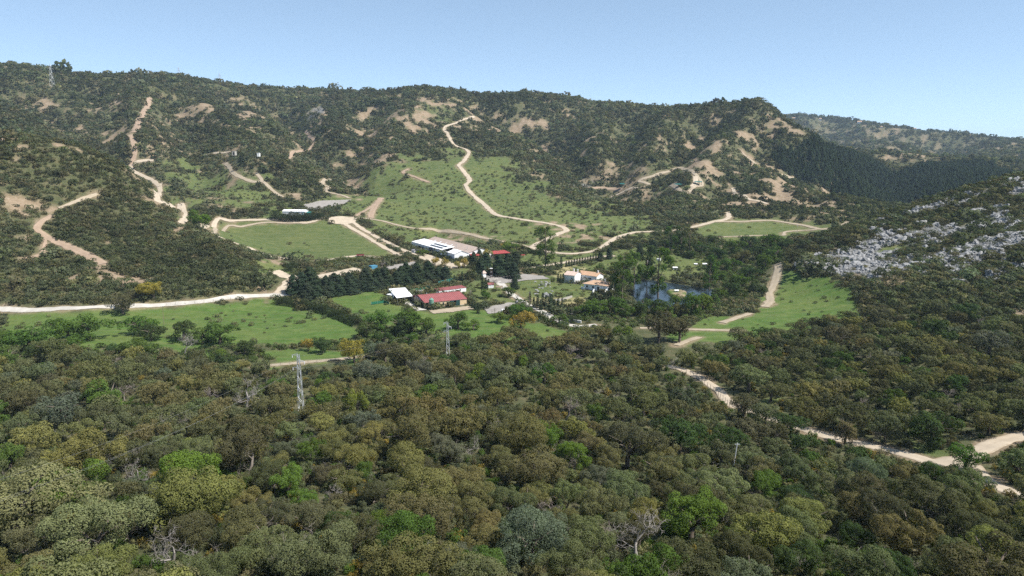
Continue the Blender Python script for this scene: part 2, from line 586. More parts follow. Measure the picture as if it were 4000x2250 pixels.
def dense(pts, step=60):
    out = []
    for (a, b), (c, d) in zip(pts, pts[1:] + pts[:1]):
        n = max(1, int(math.hypot(c - a, d - b) / step))
        out += [(a + (c - a) * k / n, b + (d - b) * k / n) for k in range(n)]
    return out


def area(pts, jitter=True, rmin=30.0):
    """sheet cells inside an outline -> boolean grid"""
    al = to_al(dense(list(pts)), rmin)
    a0, a1 = min(p[0] for p in al), max(p[0] for p in al)
    l0, l1 = min(p[1] for p in al), max(p[1] for p in al)
    i0, i1 = max(0, np.searchsorted(AZ, a0) - 8), min(NA, np.searchsorted(AZ, a1) + 8)
    j0, j1 = max(0, np.searchsorted(LR, l0) - 8), min(NR, np.searchsorted(LR, l1) + 8)
    s = np.s_[i0:i1, j0:j1]
    m = np.zeros((NA, NR), bool)
    m[s] = pip((AJ if jitter else GA)[s], (LJ if jitter else GL)[s], al)
    return m


def paint(layer, mask, val=1.0):
    COVER[layer] = np.maximum(COVER[layer], np.where(mask, val, 0))


# meadows and grassed slopes
MEADOWS = [
    ('lush', ((0, 1216), (600, 1194), (1000, 1168), (1130, 1180), (1200, 1203), (1330, 1232), (1430, 1292), (1400, 1330), (1000, 1348), (700, 1372), (0, 1345))),
    ('lush', ((1030, 1372), (1360, 1360), (1450, 1400), (1340, 1412), (1040, 1440))),
    ('lush', ((1190, 1165), (1500, 1135), (1560, 1198), (1640, 1236), (1900, 1246), (2100, 1255), (2290, 1330), (1900, 1335), (1450, 1262), (1330, 1215))),
    ('lush', ((1630, 1222), (1840, 1196), (1890, 1205), (2030, 1230), (2060, 1262), (1640, 1252))),
    ('mid', ((1800, 1110), (2000, 1080), (2150, 1075), (2330, 1120), (2350, 1160), (2250, 1200), (2030, 1180), (1870, 1190), (1820, 1150))),
    ('mid', ((800, 900), (830, 872), (960, 862), (1180, 868), (1330, 870), (1500, 965), (1570, 1003), (1420, 1010), (1250, 1018), (1080, 1000), (960, 965))),
    ('mid', ((1250, 775), (1420, 705), (1560, 660), (1700, 605), (1830, 590), (1950, 620), (2050, 690), (2200, 770), (2450, 830), (2650, 880), (2560, 915),
             (2380, 950), (2230, 985), (2100, 985), (1950, 975), (1640, 930), (1500, 945), (1420, 890), (1360, 840), (1290, 800))),
    ('mid', ((2700, 885), (2850, 850), (3050, 855), (3260, 880), (3230, 915), (3050, 940), (2850, 950), (2740, 930))),
    ('mid', ((2050, 985), (2330, 985), (2560, 960), (2780, 1000), (2800, 1085), (2450, 1085), (2330, 1060), (2150, 1045), (2000, 1030))),
    ('lush', ((3030, 1050), (3300, 1105), (3350, 1160), (3340, 1235), (3000, 1320), (2700, 1350), (2590, 1300), (2750, 1250), (2960, 1225), (3000, 1150))),
    ('mid', ((590, 700), (650, 720), (700, 800), (705, 868), (650, 830), (620, 770))),
    ('mid', ((640, 640), (760, 640), (860, 690), (1000, 730), (1120, 790), (1150, 830), (1000, 850), (900, 840), (760, 740))),
    ('mid', ((1000, 1020), (1120, 1010), (1130, 1070), (1000, 1080))),
    ('mid', ((1620, 1055), (1880, 1060), (2000, 1040), (2200, 990), (2080, 985), (1930, 1030), (1760, 1090))),
    ('mid', ((800, 590), (905, 588), (900, 615), (820, 630))),
    ('mid', ((2560, 690), (2660, 660), (2710, 690), (2700, 725), (2570, 715))),
    ('mid', ((2960, 1560), (3060, 1550), (3080, 1600), (3000, 1620))),
    ('mid', ((3500, 1700), (3760, 1740), (3740, 1790), (3600, 1780))),
    ('mid', ((2560, 1260), (2830, 1285), (2790, 1330), (2640, 1350))),
    ('mid', ((3320, 1010), (3500, 940), (3520, 965), (3340, 1040))),
    ('mid', ((3350, 1070), (3460, 1010), (3480, 1030), (3400, 1085))),
    ('mid', ((640, 295), (710, 295), (730, 310), (650, 312))),
    ('mid', ((100, 350), (190, 335), (200, 345), (120, 365))),
    ('dry', ((2150, 1060), (2280, 1020), (2250, 1070), (2200, 1110))),
    ('dry', ((2020, 1160), (2330, 1170), (2300, 1215), (2100, 1200))),
    ('mid', ((1830, 560), (1560, 395), (1650, 350), (1830, 355), (1780, 420))),
    ('mid', ((3850, 630), (3900, 640), (3960, 665), (3930, 665))),
]
def soften(m, k):
    q = m.astype(float)
    for ax in (0, 1, 0, 1):
        c = np.cumsum(np.pad(q, [(k + 1, k) if a == ax else (0, 0) for a in (0, 1)], mode='edge'), axis=ax)
        n = q.shape[ax]
        q = (np.take(c, range(2 * k + 1, 2 * k + 1 + n), ax) - np.take(c, range(0, n), ax)) / (2 * k + 1)
    return q


_edge = 0.5 * fbm(GX / 24, GY / 24, 151, 4) + 0.5 * fbm(GX / 7, GY / 7, 157, 3)
for tone_, poly_ in MEADOWS:
    m_ = area(poly_)
    if tone_ == 'mid' and min(p_[1] for p_ in poly_) < 800 and poly_[0] != (800, 900):
        m_ = soften(m_, 13) > 0.1 + 0.75 * sstep(_edge, 0.32, 0.68)
    w_ = 1.0 if tone_ != 'mid' or poly_[0][1] > 600 else 0.5
    paint('grass', m_, w_)
    if tone_ == 'lush':
        paint('lush', m_)
    if tone_ == 'dry':
        paint('dry', m_)
    if poly_[0] in ((800, 900), (2700, 885)):
        paint('mown', m_)
paint('bare', area(((1655, 1206), (1826, 1190), (1850, 1212), (1690, 1232))))
paint('mown', area(((1630, 1215), (1850, 1195), (1900, 1225), (1700, 1245))))
# eroded slopes: pale earth between the shrubs, broken up by noise
_e1 = 0.55 * fbm(GX / 26, GY / 34, 61, 4) + 0.45 * fbm(GX / 7, GY / 10, 65, 3)
_e2 = fbm(GX / 60, GY / 60, 71, 3)
for poly_, frac_ in ((((1330, 480), (1560, 370), (1900, 400), (2010, 500), (1900, 540), (1760, 500), (1640, 560), (1420, 540)), 0.36),
                     (((900, 380), (1090, 400), (1160, 500), (1060, 530), (930, 480)), 0.35),
                     (((1150, 440), (1280, 410), (1290, 470), (1180, 500)), 0.40),
                     (((1050, 500), (1240, 470), (1280, 540), (1100, 580)), 0.22),
                     (((2600, 560), (2950, 470), (3180, 560), (3480, 800), (3300, 850), (2950, 800), (2750, 700)), 0.32),
                     (((2950, 620), (3250, 700), (3450, 800), (3300, 840), (3000, 780)), 0.40),
                     (((2900, 400), (3050, 460), (3200, 560), (3080, 560), (2960, 480)), 0.40),
                     (((0, 300), (480, 360), (520, 560), (300, 560), (0, 590)), 0.19),
                     (((620, 400), (950, 420), (900, 600), (620, 560)), 0.24),
                     (((0, 760), (640, 830), (950, 1000), (700, 1130), (0, 1110)), 0.07),
                     (((1280, 600), (1520, 540), (1720, 560), (1500, 640), (1300, 680)), 0.19),
                     (((1850, 480), (2050, 420), (2200, 480), (2000, 560)), 0.22),
                     (((2000, 380), (2300, 430), (2450, 640), (2100, 640)), 0.12),
                     (((3050, 480), (3600, 500), (4000, 560), (4000, 650), (3500, 640), (3100, 560)), 0.18),
                     (((1050, 680), (1420, 640), (1400, 780), (1150, 790)), 0.14),
                     (((2450, 760), (2900, 760), (2900, 860), (2550, 860)), 0.16),
                     (((2050, 860), (2500, 880), (2450, 930), (2100, 960)), 0.19),
                     (((1650, 890), (2000, 930), (2050, 960), (1900, 960), (1650, 930)), 0.19),
                     (((1000, 1000), (1180, 1010), (1120, 1075), (1000, 1075)), 0.27)):
    m_ = area(poly_)
    if not m_.any():
        continue
    th_ = np.quantile(_e1[m_], 1 - frac_)
    paint('soil', m_ & (_e1 > th_))
    paint('bare', m_ & (_e1 > th_ + 0.012))
paint('soil', (_e1 > 0.63) & (GR > 340) & (COVER['grass'] < 0.5), 0.8)
# limestone: bands that run along the slope, broken by scrub
_rk = fbm(GX / 11, GY / 17, 83, 4)
_c0, _c1 = cast(3230, 962), cast(3990, 690)
ROCK_DIR = math.atan2(_c1[1] - _c0[1], _c1[0] - _c0[0])
_s = GX * math.cos(ROCK_DIR) + GY * math.sin(ROCK_DIR)
_t = -GX * math.sin(ROCK_DIR) + GY * math.cos(ROCK_DIR)
_band = 0.5 * fbm(_s / 46 + _t / 60, _t / 13, 91, 3) + 0.5 * fbm(_s / 8, _t / 4.5, 95, 3)
m_ = area(((3080, 1040), (3230, 960), (3320, 905), (3450, 860), (3600, 810), (3750, 755), (3900, 705), (4100, 660), (4200, 1000), (4000, 1085), (3700, 1085), (3420, 1110), (3300, 1090)))
ROCKZONE = m_
paint('rock', ROCKZONE & (_band > np.quantile(_band[ROCKZONE], 0.76)))
for poly_, frac_ in ((((3080, 1040), (3230, 960), (3420, 890), (3700, 830), (3750, 900), (3560, 1000), (3420, 1080), (3200, 1060)), 0.66), (((3420, 1080), (3700, 960), (3950, 900), (4050, 1060), (3900, 1085), (3500, 1100)), 0.58),
                     (((3700, 770), (4000, 690), (4100, 900), (3800, 880)), 0.36), (((3450, 860), (3900, 705), (3950, 720), (3500, 890)), 0.25)):
    q_ = area(poly_)
    if q_.any():
        paint('rock', q_ & (_band > np.quantile(_band[q_], 1 - frac_)))
for poly_ in (((2200, 700), (2330, 700), (2300, 735), (2230, 735)), ((1190, 455), (1260, 410), (1270, 450), (1190, 475))):
    paint('rock', area(poly_) & (_rk > 0.42))
# pond: lower the ground into a bowl, leave the islet
POND_Z = 8.15
POND_PX = ((2475, 1098), (2540, 1093), (2600, 1103), (2660, 1112), (2720, 1122), (2790, 1130), (2790, 1160), (2740, 1185), (2640, 1200), (2540, 1205), (2480, 1195), (2470, 1150))
ISLE_PX = ((2602, 1140), (2625, 1134), (2660, 1136), (2685, 1144), (2675, 1160), (2650, 1165), (2620, 1158))


def atz(u, v, z):
    dx, dy, dz = ray(u, v)
    t = (z - CAM_Z) / dz
    return np.array((dx * t, dy * t, z))


def area_z(pts, z, grow=0.0):
    p = np.array([atz(u, v, z)[:2] for u, v in pts])
    c = p.mean(0)
    p = c + (p - c) * (1 + grow)
    return pip(GX, GY, [tuple(q) for q in p])


m_ = area_z(POND_PX, POND_Z, 0.10)
GZ = np.where(m_, np.clip(GZ, POND_Z + 0.25, POND_Z + 0.7), GZ)
m_ = area_z(POND_PX, POND_Z)
GZ = np.where(m_, POND_Z - 1.0, GZ)
paint('bare', area_z(POND_PX, POND_Z, 0.05))
m_ = area_z(ISLE_PX, POND_Z)
GZ = np.where(m_, POND_Z + 0.9, GZ)
paint('grass', m_)
paint('lush', m_)

# level ground under the buildings
def level(pts, z, soft=10):
    global GZ
    m = area_z(pts, z).astype(float)
    for _ in range(soft):
        m = (m + np.roll(m, 1, 0) + np.roll(m, -1, 0) + np.roll(m, 1, 1) + np.roll(m, -1, 1)) / 5
    GZ = GZ * (1 - m) + z * m


level(((1495, 1150), (1530, 1112), (1700, 1100), (1830, 1105), (1850, 1200), (1670, 1225), (1560, 1200)), 10.0)
level(((1595, 968), (1650, 925), (1715, 915), (1920, 955), (1985, 990), (1960, 1012), (1850, 1022), (1770, 1028)), 15.0)
level(((2190, 1110), (2210, 1050), (2340, 1060), (2390, 1110), (2385, 1150), (2270, 1140)), 11.0)

# ------------------------------------------------------------------ tracks
def mat_track(name, col, rut, vergecol, wheel=True):
    t = NT(name)
    co = t.n('TexCoord').outputs['Object']
    a = t.noise(0.25, 4, 0.6, co)
    b = t.noise(1.6, 4, 0.65, co)
    c = t.ramp(a, ((0.3, tuple(x * 0.82 for x in col)), (0.7, tuple(min(1, x * 1.12) for x in col))))
    at = t.n('Attribute', attribute_name='across').outputs['Fac']        # 0 centre, 1 edge
    if wheel:
        f = t.ramp(at, ((0.0, (1, 1, 1)), (0.22, (0.25, 0.25, 0.25)), (0.5, (0, 0, 0)), (0.75, (0.25, 0.25, 0.25)), (1.0, (1, 1, 1))))
        f = t.math('MULTIPLY', f, t.ramp(b, ((0.35, (0, 0, 0)), (0.65, (1, 1, 1)))))
        c = t.mix(f, c, rut)
    e = t.math('MULTIPLY', t.ramp(at, ((0.7, (0, 0, 0)), (1.0, (1, 1, 1)))), t.ramp(t.noise(0.7, 4, 0.6, co), ((0.4, (0, 0, 0)), (0.6, (1, 1, 1)))))
    c = t.mix(e, c, vergecol)
    t.surf(c, 0.95, b, 0.3, 0.1, 0.1)
    return t.m


M_DUST = mat_track('dust_track', (0.33, 0.275, 0.205), (0.26, 0.215, 0.15), (0.18, 0.15, 0.085))
M_PALE = mat_track('pale_track', (0.41, 0.345, 0.265), (0.35, 0.29, 0.22), (0.25, 0.19, 0.12))
M_RED = mat_track('red_earth_track', (0.30, 0.225, 0.165), (0.26, 0.185, 0.13), (0.18, 0.15, 0.09))
M_CONC = mat_track('concrete_lane', (0.43, 0.405, 0.365), (0.38, 0.35, 0.31), (0.24, 0.21, 0.14), wheel=False)
M_GRAV = mat_track('grey_gravel', (0.26, 0.24, 0.22), (0.21, 0.195, 0.175), (0.20, 0.17, 0.12))
TRACKS = []


def track(name, pts, width, mat, label, w_end=None):
    line = smooth_line([cast(u, v) for u, v in pts], 2.0)
    n = len(line)
    d = np.gradient(line[:, :2], axis=0)
    d /= np.linalg.norm(d, axis=1)[:, None] + 1e-9
    nrm = np.c_[-d[:, 1], d[:, 0]]
    ww = np.linspace(width, w_end or width, n) / 2
    cum = np.r_[0, np.cumsum(np.linalg.norm(np.diff(line[:, :2], axis=0), axis=1))]
    K = 9
    V, AC = [], []
    for k in range(K):
        s = -1 + 2 * k / (K - 1)
        jit = 1 + (1.1 * (fbm(cum / 5, np.full(n, k * 3.7 + len(TRACKS)), 5, 3) - 0.5) if abs(s) > 0.9 else 0)
        q = line[:, :2] + nrm * (s * ww * jit)[:, None]
        rr = np.hypot(q[:, 0], q[:, 1])
        z = ground(q[:, 0], q[:, 1]) + 0.10 + rr * 0.00035 - (0.10 if abs(s) > 0.99 else 0.0)
        V.append(np.c_[q, z])
        AC.append(np.full(n, abs(s)))
    V = np.array(V).transpose(1, 0, 2).reshape(-1, 3)
    AC = np.array(AC).T.ravel()
    i, k = np.meshgrid(np.arange(n - 1), np.arange(K - 1), indexing='ij')
    b = (i * K + k).ravel()
    F = np.c_[b, b + K, b + K + 1, b + 1]
    o = mesh_obj(name, V, F, mat, smooth=True)
    a = o.data.attributes.new('across', 'FLOAT', 'POINT')
    a.data.foreach_set('value', AC.astype(np.float32))
    tag(o, label, kind='structure')
    dist = near_line(line, width)
    TRACKS.append(line)
    COVER['bare'] = np.maximum(COVER['bare'], sstep(dist, width * 0.5 + 1.6, width * 0.5 + 0.8))
    COVER['soil'] = np.maximum(COVER['soil'], 0.8 * sstep(dist + 2 * _jx * 3, width * 0.5 + 1.2, width * 0.5))
    return o


def plaza(name, pts, mat, label, lift=0.12):
    """flat yard laid on the ground: a fine sheet clipped to an outline"""
    w = np.array([cast(u, v)[:2] for u, v in dense(list(pts), 12)])
    lo, hi = w.min(0), w.max(0)
    st = max(0.6, (hi - lo).max() / 90)
    xs, ys = np.arange(lo[0], hi[0] + st, st), np.arange(lo[1], hi[1] + st, st)
    X, Y = np.meshgrid(xs, ys, indexing='ij')
    jit = 1.3 * st
    ins = pip(X + jit * (fbm(X / 3, Y / 3, 3, 2) - .5), Y + jit * (fbm(X / 3, Y / 3, 8, 2) - .5), [tuple(q) for q in w])
    idx = np.arange(X.size).reshape(X.shape)
    cell = ins[:-1, :-1] & ins[1:, :-1] & ins[1:, 1:] & ins[:-1, 1:]
    F = np.c_[idx[:-1, :-1][cell], idx[1:, :-1][cell], idx[1:, 1:][cell], idx[:-1, 1:][cell]]
    used, inv = np.unique(F.ravel(), return_inverse=True)
    P = np.c_[X.ravel()[used], Y.ravel()[used]]
    V = np.c_[P, ground(P[:, 0], P[:, 1]) + lift + np.hypot(P[:, 0], P[:, 1]) * 0.0003]
    o = mesh_obj(name, V, inv.reshape(-1, 4), mat, smooth=True)
    a = o.data.attributes.new('across', 'FLOAT', 'POINT')
    a.data.foreach_set('value', np.full(len(V), 0.3, np.float32))
    tag(o, label, kind='structure')
    paint('bare', pip(GX, GY, [tuple(q) for q in w]))
    return o


track('concrete_lane', [(-60, 1210), (0, 1209), (300, 1205), (600, 1195), (800, 1178), (1000, 1158), (1190, 1147)], 3.6, M_CONC, 'pale concrete lane along the foot of the scrub hill')
track('dirt_track', [(1259, 852), (1197, 871), (1104, 861), (1010, 860), (900, 863), (840, 868), (806, 880), (793, 889), (806, 902), (830, 914)], 4.2, M_PALE, 'dirt track looping round the far end of the oval field')
track('dirt_track', [(830, 914), (874, 902), (948, 886), (1026, 872), (1088, 871), (1181, 871)], 3.0, M_DUST, 'faint dirt track cutting across the top of the oval field')
track('dirt_track', [(815, 912), (860, 928), (900, 945), (967, 967), (1010, 986), (1073, 1004), (1166, 1015), (1259, 1020), (1321, 1010), (1414, 1000), (1498, 1012)], 4.6, M_PALE, 'dirt track along the near edge of the oval field')
track('dirt_track', [(1337, 855), (1352, 877), (1414, 914), (1498, 966), (1571, 1003)], 4.0, M_PALE, 'dirt avenue lane nearer the oval field')
track('dirt_track', [(1350, 855), (1400, 884), (1524, 952), (1633, 1001), (1700, 1030)], 4.0, M_PALE, 'dirt avenue lane that ends at the white hall')
track('dirt_track', [(1360, 850), (1400, 851), (1493, 864), (1617, 893), (1711, 904), (1804, 911), (1912, 934), (1990, 949), (2068, 965)], 3.6, M_DUST, 'dirt track crossing the slope behind the white hall')
track('dirt_track', [(1854, 456), (1790, 478), (1738, 498), (1745, 518), (1761, 549), (1784, 572), (1819, 584), (1831, 599), (1815, 627), (1792, 646), (1811, 669), (1835, 704), (1819, 727),
       (1846, 762), (1893, 801), (1938, 839), (2000, 852), (2065, 862), (2130, 872), (2190, 885), (2213, 901), (2180, 915), (2143, 932), (2073, 965)], 5.0, M_PALE, 'long pale track winding up the green hill to the summit')
track('dirt_track', [(2073, 965), (2130, 982), (2213, 991), (2270, 989), (2329, 978), (2365, 958), (2391, 939), (2430, 922), (2484, 908), (2560, 905), (2640, 901), (2717, 885), (2780, 868), (2842, 854), (2846, 831)], 4.6, M_PALE, 'pale track sweeping round the foot of the green hill')
track('dirt_track', [(508, 654), (530, 675), (559, 689), (598, 708), (622, 728), (625, 739), (613, 758), (637, 786), (672, 805), (700, 812), (718, 820), (730, 839), (722, 858), (706, 874)], 4.2, M_PALE, 'winding pale track in the side valley behind the scrub hill')
track('fire_break', [(590, 384), (575, 417), (555, 450), (540, 480), (520, 518)], 5.0, M_RED, 'straight bare firebreak climbing the scrub ridge', 10.0)
track('dirt_track', [(508, 529), (524, 568), (526, 600), (520, 623), (508, 654)], 5.0, M_RED, 'red earth path below the firebreak')
track('dirt_track', [(508, 652), (540, 632), (600, 628)], 4.0, M_PALE, 'short spur track above the side valley')
track('dirt_track', [(3039, 1030), (3034, 1065), (3027, 1105), (3004, 1144), (3008, 1175), (2985, 1200)], 4.2, M_DUST, 'two-rut farm track through the meadow below the limestone hill')
track('dirt_track', [(2600, 1432), (2629, 1437), (2679, 1449), (2738, 1480), (2796, 1519), (2835, 1558), (2866, 1583), (2960, 1620), (3060, 1655), (3145, 1679), (3233, 1707), (3362, 1733), (3487, 1764), (3595, 1792), (3647, 1811)], 3.5, M_PALE, 'fenced pale track running through the oak wood')
track('dirt_track', [(3640, 1812), (3725, 1803), (3787, 1785), (3854, 1747), (3932, 1719), (4000, 1704), (4080, 1690)], 4.8, M_PALE, 'wide pale track leaving the oak wood on the slope')
track('dirt_track', [(3760, 1800), (3810, 1845), (3854, 1883), (3952, 1926), (4060, 1960)], 4.0, M_PALE, 'lower pale track under the oaks')
track('dirt_track', [(1000, 1434), (1058, 1428), (1180, 1417), (1322, 1404), (1420, 1392)], 3.0, M_DUST, 'two-rut path beside the yellow-leaved oak')
track('concrete_lane', [(1935, 1090), (1960, 1112), (1984, 1136), (2030, 1173), (2083, 1201), (2142, 1232), (2200, 1262), (2260, 1275), (2330, 1270)], 3.6, M_CONC, 'pale lane descending past the white hut to the house gate')
track('dirt_track', [(1194, 514), (1222, 545), (1225, 562), (1210, 584), (1171, 592), (1132, 615), (1137, 630), (1151, 642)], 4.5, M_RED, 'reddish path curling over the scrub knoll')
track('dirt_track', [(881, 638), (900, 660), (916, 681), (955, 700), (1000, 712), (1023, 708), (1060, 740), (1109, 774)], 4.0, M_DUST, 'dusty path descending to the gravel field')
track('dirt_track', [(1000, 677), (1015, 692), (1023, 708)], 3.5, M_DUST, 'short dusty path joining from the scrub knoll')
track('dirt_track', [(1291, 700), (1262, 712), (1256, 722), (1287, 731), (1272, 747), (1311, 758), (1340, 765), (1365, 774)], 4.0, M_DUST, 'small dusty hairpin path above the gravel field')
track('dirt_track', [(1598, 661), (1574, 673), (1595, 683), (1621, 692), (1675, 712)], 4.0, M_RED, 'short reddish path on the grassy shoulder')
track('dirt_track', [(1489, 774), (1470, 800), (1455, 824), (1447, 852)], 6.0, M_RED, 'broad red earth ramp beside the avenue')
track('dirt_track', [(1489, 776), (1440, 815), (1390, 845)], 3.0, M_RED, 'thin red path dropping to the junction')
track('dirt_track', [(2299, 735), (2340, 734), (2400, 739), (2430, 742)], 5.0, M_RED, 'red earth path under the rock face')
track('dirt_track', [(2388, 770), (2430, 752), (2470, 735), (2500, 738)], 3.6, M_PALE, 'pale path linking the rock face and the shelters')
track('dirt_track', [(2540, 722), (2497, 708), (2550, 690), (2602, 673), (2660, 657), (2718, 684), (2741, 719), (2710, 731), (2683, 754), (2650, 740), (2621, 723)], 4.6, M_DUST, 'dusty loop path round the shelters')
track('dirt_track', [(2718, 690), (2715, 715), (2706, 732)], 6.0, M_PALE, 'pale spur of the shelter loop')
track('dirt_track', [(2897, 595), (2925, 620), (2951, 642), (3000, 669), (3060, 685), (3120, 697)], 4.4, M_DUST, 'dusty path slanting across the eroded spur')
track('dirt_track', [(2862, 735), (2912, 770), (2960, 785), (3000, 797)], 4.4, M_PALE, 'pale path low on the eroded spur')
track('dirt_track', [(2780, 868), (2880, 866), (3000, 862), (3090, 874), (3155, 885), (3252, 895), (3318, 866)], 3.4, M_DUST, 'farm track along the top of the right-hand green field')
track('dirt_track', [(2760, 930), (2880, 924), (3000, 920), (3058, 920), (3066, 908), (3120, 902), (3194, 897), (3280, 889)], 3.0, M_DUST, 'farm track along the bottom of the right-hand green field')
track('erosion_scar', [(200, 842), (144, 886), (171, 917), (217, 944), (291, 975), (349, 1002), (408, 1032)], 3.0, M_RED, 'red erosion scar down the near scrub hill', 5.5)
track('erosion_scar', [(175, 925), (175, 963), (155, 995), (70, 1020)], 1.8, M_RED, 'thin red gully branching from the erosion scar')
track('erosion_scar', [(380, 758), (325, 778), (268, 800), (230, 815)], 2.2, M_DUST, 'pale goat path high on the near scrub hill')
track('dirt_track', [(2500, 1282), (2620, 1285), (2800, 1290), (2900, 1293)], 3.0, M_DUST, 'pale path below the dark twin-trunked oak')
track('dirt_track', [(2640, 1350), (2680, 1335), (2730, 1318)], 3.0, M_DUST, 'short pale path leading into the oaks')
track('dirt_track', [(2820, 1262), (2870, 1245), (2930, 1225)], 3.4, M_DUST, 'broken pale path in the creek meadow')
track('dirt_track', [(2060, 1050), (2150, 1035), (2230, 1022), (2330, 1005), (2400, 1000)], 4.0, M_PALE, 'driveway along the clipped hedge')
track('dirt_track', [(1090, 1150), (1120, 1115), (1150, 1095)], 6.0, M_PALE, 'pale ramp between the lane and the sand arena')
track('dirt_track', [(790, 608), (850, 598), (900, 594)], 3.0, M_PALE, 'short pale path to the block hut')
plaza('junction_yard', ((1285, 850), (1330, 845), (1395, 852), (1390, 872), (1345, 880), (1280, 872)), M_PALE, 'bare pale junction where the tracks meet')
plaza('sand_arena', ((1050, 1062), (1095, 1055), (1135, 1075), (1190, 1082), (1260, 1072), (1380, 1046), (1416, 1052), (1410, 1068), (1290, 1088), (1150, 1096), (1090, 1085)), M_PALE, 'pale sand riding arena behind the conifer windbreak')
plaza('gravel_field', ((1185, 800), (1250, 785), (1380, 780), (1340, 800), (1260, 818), (1190, 822)), M_GRAV, 'grey gravel field above the hedge')
plaza('parking_yard', ((1500, 1042), (1620, 1022), (1640, 1035), (1560, 1058), (1490, 1062)), M_GRAV, 'grey yard beside the white hall')
plaza('hall_forecourt', ((1640, 985), (1700, 1003), (1775, 1030), (1830, 1022), (1860, 1035), (1760, 1052), (1680, 1035)), M_PALE, 'pale forecourt along the white hall')
plaza('lower_car_park', ((1885, 1204), (1990, 1182), (2035, 1185), (2020, 1200), (1975, 1222), (1905, 1228)), M_GRAV, 'grey gravel car park below the garden')
plaza('barn_yard', ((1568, 1183), (1602, 1176), (1650, 1205), (1670, 1212), (1625, 1217)), M_CONC, 'pale concrete apron before the barn gable')
plaza('barn_apron', ((1672, 1214), (1828, 1196), (1860, 1208), (1760, 1222), (1690, 1228)), M_DUST, 'trodden dusty strip along the barn front')
plaza('house_terrace', ((1880, 1078), (2010, 1068), (2120, 1078), (2150, 1090), (2060, 1096), (1960, 1110), (1900, 1100)), M_GRAV, 'grey yard between the garden trees')

# ------------------------------------------------------------------ the ground sheet
t = NT('ground_cover')
co = t.n('TexCoord').outputs['Object']
cv = t.n('Attribute', attribute_name='cover')
c2 = t.n('Attribute', attribute_name='tone')
s1 = t.n('SeparateColor', {0: cv.outputs['Color']})
s2 = t.n('SeparateColor', {0: c2.outputs['Color']})
nb = t.noise(0.03, 5, 0.6, co)
nm = t.noise(0.22, 5, 0.62, co)
nf = t.noise(1.3, 4, 0.65, co)
scrub = t.ramp(nm, ((0.30, (0.056, 0.066, 0.030)), (0.50, (0.088, 0.092, 0.044)), (0.66, (0.13, 0.113, 0.064)), (0.80, (0.21, 0.163, 0.108))))
scrub = t.mix(t.ramp(nf, ((0.4, (0, 0, 0)), (0.7, (0.6, 0.6, 0.6)))), scrub, (0.022, 0.028, 0.012))
g_mid = t.ramp(nm, ((0.28, (0.050, 0.076, 0.024)), (0.5, (0.074, 0.102, 0.033)), (0.72, (0.122, 0.132, 0.052))))
g_lush = t.ramp(nm, ((0.28, (0.044, 0.086, 0.018)), (0.55, (0.068, 0.122, 0.026)), (0.75, (0.120, 0.155, 0.046))))
g_dry = t.ramp(nm, ((0.3, (0.15, 0.14, 0.06)), (0.7, (0.34, 0.29, 0.16))))
gr = t.mix(s2.outputs[0], g_mid, g_lush)
gr = t.mix(s2.outputs[1], gr, g_dry)
st = t.n('Mapping', {'Vector': co, 'Scale': (0.05, 0.28, 0.1), 'Rotation': (0, 0, 0.4)}).outputs[0]
gr = t.mix(t.math('MULTIPLY', t.ramp(t.noise(1.0, 5, 0.65, st), ((0.42, (0, 0, 0)), (0.68, (1, 1, 1)))), 0.42), gr, (0.150, 0.150, 0.062))
gr = t.mix(t.math('MULTIPLY', t.ramp(nb, ((0.45, (0, 0, 0)), (0.7, (1, 1, 1)))), 0.35), gr, (0.16, 0.165, 0.055))
gr = t.mix(t.math('MULTIPLY', t.ramp(nf, ((0.5, (0, 0, 0)), (0.72, (1, 1, 1)))), 0.55), gr, (0.045, 0.066, 0.022))
soil = t.ramp(nm, ((0.3, (0.18, 0.13, 0.085)), (0.55, (0.27, 0.205, 0.145)), (0.8, (0.36, 0.29, 0.215))))
soil = t.mix(t.ramp(nf, ((0.45, (0, 0, 0)), (0.62, (0.7, 0.7, 0.7)))), soil, (0.16, 0.125, 0.07))
vor = t.n('TexVoronoi', {'Scale': 0.45, 'Vector': co}, feature='DISTANCE_TO_EDGE').outputs[0]
rock = t.ramp(nf, ((0.3, (0.06, 0.065, 0.05)), (0.48, (0.15, 0.15, 0.145)), (0.7, (0.30, 0.30, 0.30))))
rock = t.mix(t.ramp(vor, ((0.0, (1, 1, 1)), (0.12, (0, 0, 0)))), rock, (0.05, 0.05, 0.045))
c = t.mix(s1.outputs[0], scrub, gr)
c = t.mix(s1.outputs[1], c, soil)
c = t.mix(s1.outputs[2], c, rock)
hb = t.math('ADD', t.math('MULTIPLY', nm, 1.0), t.math('MULTIPLY', nf, 0.5))
t.surf(c, 0.95, hb, 0.5, 1.0, 0.1)
M_GROUND = t.m


